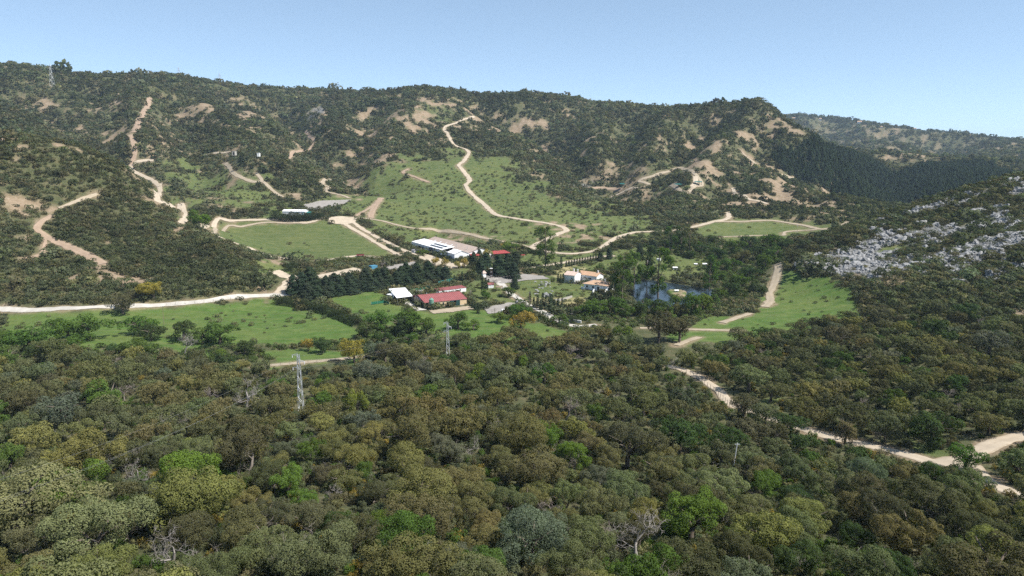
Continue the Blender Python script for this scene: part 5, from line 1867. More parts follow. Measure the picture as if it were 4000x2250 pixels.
MB().box(-0.35, L + 0.35, W / 2 - 0.25, W / 2 + 0.25, RG + 0.10, RG + 0.20).obj('ridge_cap', M_REDROOF, e)
for k in (0.2, 0.45, 0.7):
    MB().cyl((L * k, W / 2, RG + 0.2), (L * k, W / 2, RG + 0.65), 0.16, 0.16, 8).cyl((L * k, W / 2, RG + 0.65), (L * k, W / 2, RG + 0.8), 0.26, 0.05, 8).obj('roof_vent', M_STEEL, e)
for f in (0.235, 0.335, 0.435, 0.535):
    win(e, L * f, 0.75, 0.8, 1.45, 0.0, frame=M_BLOCK)
for y in (2.6, 6.6, 9.0, 13.2, 16.4):
    win(e, y, 0.75, 0.8, 1.45, 0.0, side='left', frame=M_BLOCK)
d = MB().box(DX0 - 0.1, DX0 + 1.75, -0.16, -0.07, 0.05, EV - 0.2).obj('sliding_door', M_GREEN, e)
MB().box(DX0 + 1.5, DX0 + 1.58, -0.2, -0.16, 1.0, 1.3).obj('handle', M_STEEL, d)
d = MB().box(DX1 - 1.9, DX1 + 0.1, -0.16, -0.07, 0.05, EV - 0.2).obj('sliding_door', M_GREEN, e)
MB().box(DX1 - 1.7, DX1 - 1.62, -0.2, -0.16, 1.0, 1.3).obj('handle', M_STEEL, d)
MB().box(DX0 - 0.3, DX1 + 0.3, -0.18, -0.04, EV - 0.22, EV - 0.12).obj('door_rail', M_STEEL, e)
MB().box(0.3, L - 0.3, 0.3, W - 0.3, -0.3, 0.0).obj('floor', M_BLOCK, e)
MB().cyl((-0.08, 0.12, 0), (-0.08, 0.12, EV), 0.06, k=6).obj('drainpipe', M_TAN, e)
MB().cyl((L * 0.56, -0.08, 0), (L * 0.56, -0.08, EV), 0.06, k=6).obj('drainpipe', M_TAN, e)

# feed silo before the barn front
p = atz(1686, 1208, BZ)
s = empty('feed_silo', p, rz)
tag(s, 'green feed silo on legs before the barn front', 'silo')
tk = MB().cyl((0, 0, 2.7), (0, 0, 4.6), 1.1, k=16).cyl((0, 0, 4.6), (0, 0, 5.25), 1.15, 0.25, 16).cyl((0, 0, 1.5), (0, 0, 2.7), 0.25, 1.1, 16).obj('tank', M_SILO, s)
MB().cyl((0, 0, 5.25), (0, 0, 5.4), 0.28, k=10).obj('lid', M_SILO, tk)
for k in range(4):
    ang = k * math.pi / 2 + 0.5
    q = (0.95 * math.cos(ang), 0.95 * math.sin(ang))
    MB().cyl((q[0] * 1.1, q[1] * 1.1, -0.2), (q[0], q[1], 3.0), 0.07, k=6).obj('leg', M_STEEL, s)
MB().cyl((0, 0, 1.5), (2.2, 0.4, 0.5), 0.1, k=8).obj('auger_tube', M_STEEL, s)

# carport with a broad white roof, and its annex
zc = BZ + 0.3
c1, c2, c3, c4 = atz(1550, 1164, zc + 2.7), atz(1613, 1156, zc + 2.7), atz(1582.5, 1123, zc + 3.2), atz(1518, 1128, zc + 3.2)
o0 = np.array((c1[0], c1[1], zc))
e = empty('carport', o0, 0)
tag(e, 'open carport under a broad plain white roof beside the barn', 'carport')
q = [c - o0 for c in (c1, c2, c3, c4)]
ribbed(e, 'roof', M_ROOFW, *q, pitch=1.5, rib=0.03)
for f in (0.04, 0.5, 0.96):
    for aa, bb in ((q[0], q[1]), (q[3], q[2])):
        pp = aa + (bb - aa) * f
        MB().cyl((pp[0], pp[1], -0.6), (pp[0], pp[1], pp[2] - 0.1), 0.09, k=6).obj('post', M_STEEL, e)


def slab(parent, name, mat, p, q, h0, h1, t=0.15, base=-0.6):
    """upright panel from p to q (local xy), tops at h0 and h1"""
    p, q = np.array(p[:2], float), np.array(q[:2], float)
    n = unit(np.array((-(q - p)[1], (q - p)[0]))) * t / 2
    v = [(*(p - n), base), (*(q - n), base), (*(q + n), base), (*(p + n), base), (*(p - n), h0), (*(q - n), h1), (*(q + n), h1), (*(p + n), h0)]
    return MB().hexa(v[:4], v[4:]).obj(name, mat, parent)


slab(e, 'wall', M_GREYW, q[3] + (q[2] - q[3]) * 0.03, q[2] + (q[3] - q[2]) * 0.03, 3.0, 3.0)
slab(e, 'wall', M_GREYW, q[0] + (q[3] - q[0]) * 0.35, q[3] + (q[0] - q[3]) * 0.03, 2.6, 3.0)
house('tool_shed', 'small tan lean-to with white roof against the carport', 'shed', (1528, 1172), (1544, 1169), BZ, 3.2, 2.3, 'flat', over=0.25, wall=M_TAN, tile=M_ROOFW)
# white car parked in it
def car(name, label, u, v, z, rz, mat):
    e = empty(name, atz(u, v, z), rz)
    tag(e, label, 'car')
    b = MB()
    b.prism([(-2.05, 0.35), (2.05, 0.35), (2.05, 0.75), (1.9, 0.92), (0.95, 0.98), (-2.0, 1.0), (-2.08, 0.7)], 'y', -0.85, 0.85)
    b.obj('body', mat, e)
    MB().prism([(-1.9, 1.0), (0.9, 0.98), (0.35, 1.46), (-1.55, 1.48)], 'y', -0.74, 0.74).obj('cabin', M_GLASS, e)
    MB().box(-1.5, 0.33, -0.72, 0.72, 1.47, 1.52).obj('roof', mat, e)
    for sx in (-1.3, 1.3):
        for sy in (-0.82, 0.82):
            w = MB().cyl((sx, sy - 0.1, 0.33), (sx, sy + 0.1, 0.33), 0.33, k=12).obj('wheel', M_RUBBER, e)
            MB().cyl((sx, sy - 0.11, 0.33), (sx, sy + 0.11, 0.33), 0.17, k=8).obj('rim', M_STEEL, w)
    for sy in (-0.6, 0.6):
        MB().box(2.03, 2.07, sy - 0.16, sy + 0.16, 0.62, 0.76).obj('headlight', M_ROOFW, e)
    return e


car('parked_car', 'white car parked in the shade of the carport', 1578, 1172, BZ, rz + 1.2, M_WHITE)

# long white shed with a red roof behind the barn
a2, rz2, L2 = frame_px((1715, 1150), (1821, 1136), BZ + 0.6)
house('stable_block', 'long low white shed with red mono-pitch roof behind the barn', 'shed', (1715, 1153), (1821, 1139), BZ, 4.6, 2.2, 'mono', 0.5, 0.15, M_WHITE, M_REDROOF, wins=((0.78, 0.9, 0.8, 0.8),), doors=((0.2, 0.9, 1.9, M_GREYW),))


def screen(name, label, pts, z, h, mat, low=None, cat='fence'):
    """netting on posts along a pixel line, optionally above a low wall"""
    P = [atz(u, v, z) for u, v in pts]
    e = empty(name, P[0], 0)
    tag(e, label, cat)
    for a, b in zip(P[:-1], P[1:]):
        a, b = a - P[0], b - P[0]
        n = max(1, int(np.linalg.norm(b - a) / 3.0))
        if low:
            slab(e, 'low_wall', low, a, b, 0.9, 0.9, 0.2)
        slab(e, 'net', mat, a, b, h, h, 0.04, 0.9 if low else 0.1)
        for k in range(n + 1):
            q = a + (b - a) * k / n
            MB().cyl((q[0], q[1], -0.4), (q[0], q[1], h + 0.1), 0.05, k=6).obj('post', M_STEEL, e)
    return e


screen('net_fence', 'green net screen above a low white wall behind the carport', [(1606, 1144), (1668, 1137)], BZ + 0.4, 2.0, M_NET, M_WHITE)
screen('net_fence', 'tall dark green net panel behind the barn ridge', [(1667, 1136), (1690, 1146)], BZ + 0.4, 2.8, M_NET)
screen('teal_fence', 'teal panel fence beside the conifer windbreak', [(1712, 1110), (1750, 1102), (1798, 1090)], BZ + 0.8, 1.6, M_TEAL)
screen('net_fence', 'low green net fence on the grass before the carport', [(1450, 1190), (1500, 1184), (1520, 1190)], BZ, 1.3, M_NET)

# ------------------------------------------------------------------ the big white hall
HZ = 15.0
P1, P0 = atz(1775.5, 1018, HZ), atz(1608.5, 967, HZ)
yd = unit(P0 - P1)
LH = float(np.linalg.norm(P0 - P1))
rzh = math.atan2(yd[1], yd[0]) - math.pi / 2
e = empty('riding_hall', P1, rzh)
tag(e, 'big white hall with blue base band, solar panels and brown rear roof', 'building')
B1, B2 = 9.6, 26.0
EH = 4.1


def hall_px(u, v, plane='x', c=0.0):
    """pixel -> local point on the hall's plane x=c or y=c or z=c"""
    d = np.array(ray(u, v))
    o = np.array((0, 0, CAM_Z)) - P1
    cs, sn = math.cos(-rzh), math.sin(-rzh)
    ol = np.array((o[0] * cs - o[1] * sn, o[0] * sn + o[1] * cs, o[2]))
    dl = np.array((d[0] * cs - d[1] * sn, d[0] * sn + d[1] * cs, d[2]))
    i = 'xyz'.index(plane)
    return ol + dl * (c - ol[i]) / dl[i]


y_roof = float(hall_px(1724, 970.6, 'x', 0.0)[1])      # where the white rear roof begins
y_front = min(y_roof - 9, float(hall_px(1800, 985, 'z', EH)[1]) + 14)
t = 0.3
MB().box(0, t, 0, LH, -0.8, EH).obj('wall', M_GREYW, e)
MB().box(t, B1, 0, t, -0.8, EH).obj('wall', M_WHITE, e)
MB().prism([(0, EH), (B1, EH), (B1 * 0.52, EH + 1.7)], 'y', 0.0, t).obj('gable_end', M_WHITE, e)
MB().box(B1, B2, 0, t, -0.8, EH).obj('wall', M_WHITE, e)
MB().prism([(B1, EH), (B2, EH), ((B1 + B2) / 2, EH + 2.5)], 'y', 0.0, t).obj('gable_end', M_WHITE, e)
MB().box(B1 - t, B1, t, LH, -0.8, EH + 0.1).obj('inner_wall', M_GREYW, e)
MB().box(B2 - t, B2, t, LH, -0.8, EH).obj('wall', M_WHITE, e)
MB().box(t, B2 - t, LH - t, LH, -0.8, EH).obj('wall', M_GREYW, e)
MB().prism([(B1, EH), (B2, EH), ((B1 + B2) / 2, EH + 2.5)], 'y', LH - t, LH).obj('gable_end', M_FIBRE, e)
yb = float(hall_px(1650, 985, 'x', 0.0)[1])
MB().box(-0.03, -0.004, 0.3, yb, -0.3, 1.15).obj('blue_band', M_BLUE, e)
# roofs
ribbed(e, 'roof', M_ROOFW, (-0.2, -0.3, EH), (-0.2, y_front, EH), (B1 * 0.52, y_front, EH + 1.75), (B1 * 0.52, -0.3, EH + 1.75), 1.2, 0.03)
ribbed(e, 'roof', M_ROOFW, (B1, -0.3, EH), (B1, y_front, EH), (B1 * 0.52, y_front, EH + 1.745), (B1 * 0.52, -0.3, EH + 1.745), 1.2, 0.03)
rw = ribbed(e, 'roof', M_ROOFW, (0.0, y_roof, EH + 0.25), (0.0, LH + 0.2, EH + 0.25), (B1, LH + 0.2, EH + 1.7), (B1, y_roof, EH + 1.7), 1.4, 0.03)
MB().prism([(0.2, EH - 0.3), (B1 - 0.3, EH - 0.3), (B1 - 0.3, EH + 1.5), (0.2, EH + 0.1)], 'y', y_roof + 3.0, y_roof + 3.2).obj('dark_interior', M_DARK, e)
for k in range(4):
    MB().cyl((0.3 + k * 3, y_roof + 0.3, 0), (0.3 + k * 3, y_roof + 0.3, EH + 0.2 + 0.45 * k), 0.1, k=6).obj('post', M_DWOOD, e)
MID = (B1 + B2) / 2
ribbed(e, 'roof', M_FIBRE, (B1 + 0.05, -0.3, EH + 0.12), (B1 + 0.05, LH + 0.2, EH + 0.12), (MID, LH + 0.2, EH + 2.7), (MID, -0.3, EH + 2.7), 1.1, 0.05)
ribbed(e, 'roof', M_FIBRE, (B2 + 0.3, -0.3, EH), (B2 + 0.3, LH + 0.2, EH), (MID, LH + 0.2, EH + 2.695), (MID, -0.3, EH + 2.695), 1.1, 0.05)
for k in range(4):                                   # translucent strips in the brown roof
    y = LH * (0.45 + 0.13 * k)
    f0, f1 = 0.35, 0.55
    zz = lambda f: EH + 0.12 + 2.58 * f + 0.07
    xx = lambda f: B1 + (MID - B1) * f
    MB().hexa(((xx(f0), y, zz(f0)), (xx(f1), y, zz(f1)), (xx(f1), y + 1.0, zz(f1)), (xx(f0), y + 1.0, zz(f0))), ((xx(f0), y, zz(f0) + .03), (xx(f1), y, zz(f1) + .03), (xx(f1), y + 1.0, zz(f1) + .03), (xx(f0), y + 1.0, zz(f0) + .03))).obj('roof_light', M_GREYW, e)
# solar panels: two rows
sl = 1.45 / B1
for row, x0 in ((0, 1.6), (1, 5.0)):
    for k in range(9):
        y0 = y_roof + 3.2 + k * 2.35 + row * 1.2
        z0, z1 = EH + 0.25 + sl * x0 + 0.16, EH + 0.25 + sl * (x0 + 1.9) + 0.16
        MB().hexa(((x0, y0, z0), (x0 + 1.9, y0, z1), (x0 + 1.9, y0 + 2.1, z1), (x0, y0 + 2.1, z0)), ((x0, y0, z0 + .05), (x0 + 1.9, y0, z1 + .05), (x0 + 1.9, y0 + 2.1, z1 + .05), (x0, y0 + 2.1, z0 + .05))).obj('solar_panel', M_PV, e)
# openings and pictures on the long wall
def wall_pic(u, v, w, h, mat, name='picture'):
    q = hall_px(u, v, 'x', 0.0)
    f = MB().box(-0.06, -0.008, q[1] - w / 2, q[1] + w / 2, q[2] - h / 2, q[2] + h / 2).obj(name, mat, e)
    return f


M_PIC = plain('mural_print', (0.10, 0.10, 0.115), 0.7, 0.9, 1.6)
M_LOGO = plain('wall_logo', (0.26, 0.27, 0.31), 0.8, 0.5, 1.5)
wall_pic(1684, 972, 5.4, 2.5, M_PIC, 'mural')
wall_pic(1669, 979, 3.2, 0.9, M_PIC, 'mural')
for u_, v_, w_, h_ in ((1653, 967, 2.2, 0.7), (1666, 961, 2.4, 0.5), (1666, 970, 1.5, 0.7), (1695, 976, 2.2, 0.5), (1697, 969, 1.4, 0.6), (1708, 975, 2.0, 0.4), (1702, 986, 1.4, 0.8), (1715, 975, 0.9, 1.2), (1729, 977, 2.2, 0.5),
                       (1685, 984, 2.0, 0.6), (1748, 990, 2.0, 0.6), (1762, 991, 1.0, 0.8), (1759, 1002, 1.2, 0.6), (1732, 985, 1.6, 0.5), (1748, 998, 1.6, 0.5)):
    wall_pic(u_, v_, w_, h_, M_LOGO, 'wall_logo')
q = hall_px(1640, 966, 'x', 0.0)
MB().box(-0.08, -0.01, q[1] - 2.4, q[1] + 2.4, 0.0, 2.9).obj('doorway', M_DARK, e)
q = hall_px(1801, 1007, 'y', 0.0)
win(e, q[0], 0.6, 1.9, 2.1, 0.0, frame=M_BLUE)
for u_ in (1765, 1776, 1785):
    q = hall_px(u_, 975.5, 'x', B1 - t)
    MB().box(B1 - t - 0.06, B1 - t - 0.01, q[1] - 1.0, q[1] + 1.0, 1.6, 3.3).obj('window', M_GLASS, e)
q = hall_px(1908, 980, 'y', 0.0)
win(e, min(q[0], B2 - 1.5), 2.2, 1.0, 0.9)
for cx, cy, ch in ((B1 + 3, 8, 1.6), (B1 + 9.5, 3, 1.2), (B1 + 1, 20, 1.8)):
    MB().cyl((cx, cy, EH), (cx, cy, EH + 1.2 + ch), 0.14, k=8).cyl((cx, cy, EH + 1.2 + ch), (cx, cy, EH + 1.35 + ch), 0.26, k=8).obj('flue', M_STEEL, e)
# red awnings before the right bay
for (u0, v0, u1, v1), dep in (((1836, 996, 1866, 990), 4.0), ((1917, 985, 1953, 992), 6.5)):
    A_, B_ = hall_px(u0, v0, 'z', 2.7), hall_px(u1, v1, 'z', 2.7)
    if u0 < 1900:
        x0, x1, y0, y1 = B1 + 0.6, B1 + 6.5, -dep, -0.02
    else:
        x0, x1, y0, y1 = B2 + 0.35, B2 + 12.5, -2.0, 6.0
    aw = ribbed(e, 'awning', M_AWN, (x0, y0, 2.5), (x1, y0, 2.5), (x1, y1, 3.4), (x0, y1, 3.4), 1.2, 0.04)
    for xx_ in (x0 + 0.2, x1 - 0.2):
        MB().cyl((xx_, y0 + 0.2, -0.6), (xx_, y0 + 0.2, 2.45), 0.07, k=6).obj('awning_post', M_DWOOD, aw)
car('parked_car', 'dark car parked beyond the red awning of the hall', 1999, 1006, 13.4, 0.6, M_GLASS)
e2 = empty('red_bin', atz(2043, 1008, 13.2), 0.3)
tag(e2, 'small red canopy on posts beside the hall lawn', 'canopy')
MB().box(-1.4, 1.4, -1.1, 1.1, 1.9, 2.05).box(-1.2, 1.2, -0.9, 0.9, 2.05, 2.2).obj('top', M_AWN, e2)
for sx in (-1.2, 1.2):
    for sy in (-0.9, 0.9):
        MB().cyl((sx, sy, -0.3), (sx, sy, 1.9), 0.06, k=6).obj('leg', M_STEEL, e2)
e2.name = 'canopy'

# ------------------------------------------------------------------ houses by the pond
QZ = 11.0
house('white_house', 'white house with hipped tan tile roof facing the garden', 'house', (2280, 1130), (2372, 1141), QZ, 8.0, 3.1, 'hip', 1.7, 0.5, wins=((0.14, 1.2, 1.1, 1.1), (0.40, 1.2, 1.1, 1.1)), doors=((0.62, 1.2, 2.2, M_DARK), (0.80, 1.1, 2.2, M_GREYW)), chimney=((0.75, 0.5, 0.9),))
house('white_house', 'long low house with pinkish tile roof behind the hipped house', 'house', (2252, 1093), (2330, 1104), QZ + 0.4, 6.5, 3.4, 'gable', 1.6, 0.4, tile=M_TILE, wins=((0.7, 1.3, 0.9, 1.0),), chimney=((0.9, 0.5, 0.9),))
house('white_house', 'tall white gabled house with faded tile roof at the garden end', 'house', (2203, 1104), (2244, 1108), QZ, 9.0, 4.4, 'gable', 1.5, 0.3, tile=M_PTILE, wins=((0.75, 2.2, 0.8, 1.0),), chimney=((0.95, 0.5, 1.2), (0.4, 0.8, 0.8)))


def garden_wall(name, label, pts, z, h, mat, t=0.3):
    P = [atz(u, v, z) for u, v in pts]
    e = empty(name, P[0], 0)
    tag(e, label, 'wall')
    for a, b in zip(P[:-1], P[1:]):
        w = slab(e, 'wall_run', mat, a - P[0], b - P[0], h, h, t)
        slab(w, 'coping', mat, a - P[0], b - P[0], h + 0.08, h + 0.08, t + 0.12, h)
    return e


garden_wall('garden_wall', 'white curved parapet before the hipped house', [(2270, 1128), (2282, 1133), (2312, 1134)], QZ - 0.2, 1.3, M_WHITE)
garden_wall('garden_wall', 'white stair wall descending from the hipped house', [(2326, 1125), (2322, 1138), (2316, 1150)], QZ - 0.4, 1.5, M_WHITE)
garden_wall('garden_wall', 'white terrace wall under the pond trees', [(2362, 1150), (2375, 1146), (2378, 1130)], QZ - 0.6, 2.4, M_WHITE)
garden_wall('garden_wall', 'grey stone retaining wall at the bottom of the lawn', [(2165, 1178), (2200, 1172), (2235, 1162)], QZ - 0.6, 0.9, M_BLOCK)
garden_wall('garden_wall', 'pale low wall along the lower lane', [(2205, 1250), (2230, 1256), (2270, 1262)], 9.2, 1.0, M_WHITE)

# small garden buildings
house('electric_hut', 'small white box hut with flat roof beside the lane', 'hut', (2018, 1197), (2033, 1196), 9.8, 1.8, 2.1, 'flat', over=0.12, tile=M_GREYR, doors=((0.5, 0.7, 1.7, M_GREYW),))
house('garden_hut', 'small white garden hut with red roof behind cypresses', 'hut', (1908, 1127), (1929, 1126), 11.3, 2.6, 2.0, 'gable', 0.8, 0.2, tile=M_REDROOF, doors=((0.6, 0.8, 1.7, M_GREYW),))
house('tile_turret', 'little white turret with pink tile cap among garden trees', 'hut', (1887, 1092), (1899, 1091), 11.6, 1.6, 3.4, 'hip', 1.3, 0.3, tile=M_PTILE)


def pavilion(name, label, u, v, z, w, d, h, mat, rz=0.0, cat='pergola', post=M_WOOD, pitch=0.4):
    e = empty(name, atz(u, v, z), rz)
    tag(e, label, cat)
    ribbed(e, 'roof', mat, (-w / 2, -d / 2, h), (w / 2, -d / 2, h), (w / 2, d / 2, h + pitch), (-w / 2, d / 2, h + pitch), 0.5, 0.05)
    for sx in (-0.46, 0.46):
        for sy in (-0.44, 0.44):
            MB().cyl((sx * w, sy * d, -0.4), (sx * w, sy * d, h + (0.5 + sy) * pitch - 0.08), 0.08, k=6).obj('post', post, e)
    return e


pavilion('pergola', 'tan wooden pergola beside the bare garden tree', 1951, 1136, 11.0, 3.4, 2.2, 2.0, M_WOOD, 0.2)
w_ = pavilion('timber_shelter', 'dark timber shelter with grey roof on the wood edge below the limestone hill', 3412, 1119, 12.6, 5.2, 3.4, 2.3, M_GREYR, -0.35, 'shelter', M_DWOOD, -0.7)
slab(w_, 'wall', M_DWOOD, (-2.3, 1.5), (2.3, 1.5), 1.6, 1.6)
MB().box(-3.4, 2.0, -2.6, -1.7, -0.6, 0.3).obj('platform', M_BLOCK, w_)
for u_, v_, rz_, lb in ((2648, 731, 0.2, 'green canopy shelter on the dusty loop path'), (2727, 722, -0.2, 'green canopy shelter at the corner of the shelter loop'), (2430, 728, 0.1, 'small green canopy near the rock face')):
    x_, y_, z_ = cast(u_, v_)
    pv = pavilion('canopy_shelter', lb, u_, v_, z_, 8.0 if u_ > 2500 else 6, 6.0, 3.0, M_TEAL, rz_, 'shelter', M_DWOOD, 0.8)
# propane tank
e = empty('gas_tank', atz(1966, 1219, 9.6), 0.5)
tag(e, 'white horizontal gas tank on the edge of the car park', 'tank')
MB().cyl((-0.9, 0, 0.9), (0.9, 0, 0.9), 0.55, k=14).cyl((0.9, 0, 0.9), (1.1, 0, 0.9), 0.55, 0.25, 14).cyl((-1.1, 0, 0.9), (-0.9, 0, 0.9), 0.25, 0.55, 14).obj('vessel', M_WHITE, e)
for sx in (-0.6, 0.6):
    MB().box(sx - 0.1, sx + 0.1, -0.4, 0.4, -0.3, 0.45).obj('saddle', M_BLOCK, e)
# dark look-out frame among the conifers
x_, y_, z_ = atz(1919, 1092, 11.5)
e = empty('bell_frame', (x_, y_, z_), 0.2)
tag(e, 'tall dark steel frame with pale top bar among the garden conifers', 'tower')
for sx in (-0.5, 0.5):
    for sy in (-0.5, 0.5):
        MB().cyl((sx, sy, -0.3), (sx, sy, 6.2), 0.09, k=6).obj('leg', M_DWOOD, e)
for zz in (2.2, 4.2):
    MB().box(-0.6, 0.6, -0.6, 0.6, zz, zz + 0.1).obj('platform', M_GREYR, e)
MB().box(-0.8, 0.8, -0.7, 0.7, 6.2, 6.35).obj('top', M_WHITE, e)
# picnic table
for u_, lb in ((2064, 'white picnic table on the grey yard, beside its twin'), (2072, 'white picnic table on the grey yard, by the rockery')):
    e = empty('picnic_table', atz(u_, 1097, 11.2), 0.3)
    tag(e, lb, 'table', 'picnic tables')
    MB().box(-0.8, 0.8, -0.35, 0.35, 0.70, 0.76).obj('table_top', M_WHITE, e)
    for sy in (-0.7, 0.7):
        MB().box(-0.8, 0.8, sy - 0.13, sy + 0.13, 0.42, 0.47).obj('bench', M_WHITE, e)
    for sx in (-0.6, 0.6):
        MB().box(sx - 0.05, sx + 0.05, -0.75, 0.75, -0.1, 0.42).obj('leg', M_WHITE, e)
# hall between hedge and gravel field, with teal lean-to
x_, y_, z_ = cast(1145, 842)
house('white_barn', 'long low white building behind the dark hedge by the gravel field', 'building', (1104, 842), (1192, 843), z_, 7.0, 3.6, 'gable', 1.2, 0.2, tile=M_ROOFW, wins=((0.9, 1.2, 1.0, 0.9),))
house('teal_shed', 'teal lean-to shed at the end of the long white building', 'shed', (1183, 843), (1216, 842), z_, 4.0, 2.4, 'mono', 0.7, 0.2, wall=M_TEAL, tile=M_TEAL)
x_, y_, z_ = cast(912, 603)
house('block_hut', 'tiny concrete block hut by the green patch under the scrub', 'hut', (906, 604), (918, 604), z_, 3.5, 2.6, 'flat', over=0.1, wall=M_BLOCK, tile=M_BLOCK, doors=((0.6, 1.2, 1.8, M_DARK),))
house('pump_hut', 'tiny white hut on the knoll beside the curling path', 'hut', (1004, 609), (1013, 609), cast(1008, 609)[2], 3.0, 2.6, 'flat', over=0.1, tile=M_ROOFW)
# far houses on the distant ridge
for u_, v_, w_, h_, lb in ((3100, 467, 10, 5, 'small white house furthest along the distant ridge'), (3204, 471, 8, 6, 'white farmhouse in the middle of the distant ridge'), (3357, 484, 14, 7, 'wide white villa on the distant ridge'),
                           (3570, 507, 14, 4, 'long white shed on the distant ridge'), (3640, 529, 7, 4, 'tiny pale hut below the distant ridge'), (3443, 500, 7, 4, 'tiny grey hut under the distant ridge')):
    x_, y_, z_ = cast(u_, v_, 0.0, 1500)
    d_ = math.hypot(x_, y_)
    if d_ < 7000:
        e = empty('far_house', (x_, y_, z_), -math.atan2(x_, y_))
        tag(e, lb, 'house', 'houses on the distant ridge')
        ww, hh = w_ * d_ / FPX, h_ * d_ / FPX
        MB().box(-ww / 2, ww / 2, 0, ww * 0.6, -4, hh).obj('wall', M_WHITE, e)
        MB().prism([(-0.4, hh), (ww * 0.6 + 0.4, hh), (ww * 0.3, hh * 1.5)], 'x', -ww / 2 - 0.4, ww / 2 + 0.4).obj('roof', M_TILE, e)
        for k in (-0.25, 0.25):
            MB().box(ww * k - 0.8, ww * k + 0.8, -0.15, 0.1, hh * 0.4, hh * 0.4 + 1.8).obj('window', M_DARK, e)
# boxes and hutches on the pond meadow
for u_, v_, w_, h_, mat_, lb in ((2533, 1027, 1.9, 1.2, M_WHITE, 'white hutch on the pond meadow, nearer the house'), (2573, 1017, 2.3, 1.2, M_WHITE, 'white hutch with slanting top highest on the pond meadow'),
                                 (2637, 1053, 2.6, 1.5, M_WHITE, 'white-roofed hutch with dark front on the pond meadow'), (2718, 1036, 1.8, 1.0, M_GREYW, 'small grey hutch by the creek trees'),
                                 (2753, 1038, 2.4, 1.4, M_GREYW, 'larger grey hutch by the creek trees'), (2643, 1139, 1.9, 0.8, M_WHITE, 'white duck house on the pond islet')):
    x_, y_, z_ = cast(u_, v_) if u_ != 2643 else (*atz(2643, 1139, POND_Z + 0.9)[:2], POND_Z + 0.9)
    e = empty('hutch', (x_, y_, z_), random.uniform(-0.3, 0.3) - 0.2)
    tag(e, lb, 'hutch', 'hutches by the pond')
    MB().prism([(-0.6, -0.3), (0.6, -0.3), (0.6, h_), (-0.6, h_ * 0.8)], 'x', -w_ / 2, w_ / 2).obj('body', M_GREYW if mat_ is M_WHITE else M_BLOCK, e)
    ribbed(e, 'roof', mat_, (-w_ / 2 - 0.15, -0.8, h_ * 0.8), (w_ / 2 + 0.15, -0.8, h_ * 0.8), (w_ / 2 + 0.15, 0.75, h_ + 0.12), (-w_ / 2 - 0.15, 0.75, h_ + 0.12), 0.5, 0.02)
    MB().box(-0.35, 0.35, -0.64, -0.58, 0.1, h_ * 0.6).obj('opening', M_DARK, e)
# farm trailer on the oval field
x_, y_, z_ = cast(1408, 1003)
e = empty('farm_trailer', (x_, y_, z_), 0.1)
tag(e, 'rusty brown farm trailer parked on the oval field', 'trailer')
MB().box(-2.4, 2.4, -1.1, 1.1, 0.8, 0.95).obj('deck', M_DWOOD, e)
for sy in (-1.08, 1.08):
    MB().box(-2.4, 2.4, sy - 0.05, sy + 0.05, 0.95, 1.7).obj('side_board', M_REDDARK if sy < 0 else M_DWOOD, e)
for sx in (-2.36, 2.36):
    MB().box(sx - 0.05, sx + 0.05, -1.0, 1.0, 0.95, 1.7).obj('end_board', M_DWOOD, e)
for sx in (-1.5, 1.5):
    for sy in (-0.95, 0.95):
        MB().cyl((sx, sy - 0.12, 0.42), (sx, sy + 0.12, 0.42), 0.42, k=12).obj('wheel', M_RUBBER, e)
MB().cyl((2.4, 0, 0.8), (3.8, 0, 0.55), 0.07, k=6).obj('drawbar', M_DWOOD, e)
# blue container behind the conifers
house('blue_container', 'light blue store with flat roof at the end of the sand arena', 'container', (1452, 1056), (1475, 1053), 13.8, 3.0, 2.3, 'flat', over=0.05, wall=M_BLUEP, tile=M_BLUEP)
house('store_hut', 'small grey store hut behind the white hall corner', 'hut', (1608, 988), (1618, 990), 15.0, 2.4, 2.2, 'flat', over=0.15, wall=M_GREYW, tile=M_GREYR, doors=((0.5, 0.9, 1.8, M_DARK),))
# rockery
gq = G(900)
RK = [rock_mesh(G(910 + i), 'rock') for i in range(4)]
spots = [(2140, 1158, 1.5), (2132, 1150, 1.2), (2125, 1160, 0.9), (2150, 1150, 1.0)]
for k in range(26):
    spots.append((gq.uniform(2090, 2160), gq.uniform(1100, 1150), gq.uniform(0.35, 0.8)))
for k, (u_, v_, s_) in enumerate(spots):
    x_, y_, z_ = cast(u_, v_)
    o = bpy.data.objects.new('garden_rock', RK[k % 4])
    COL.objects.link(o)
    o.location = (x_, y_, z_)
    o.scale = (s_, s_, s_ * 0.8)
    o.rotation_euler = (0, 0, gq.uniform(0, 6))
    tag(o, ('largest pale boulder of the rockery', 'second largest boulder of the rockery, behind the largest', 'grey boulder before the largest one of the rockery', 'grey boulder beside the largest one of the rockery')[k] if k < 4 else 'small pale limestone boulder scattered in the rockery on the garden slope', 'rock', 'rockery boulders')


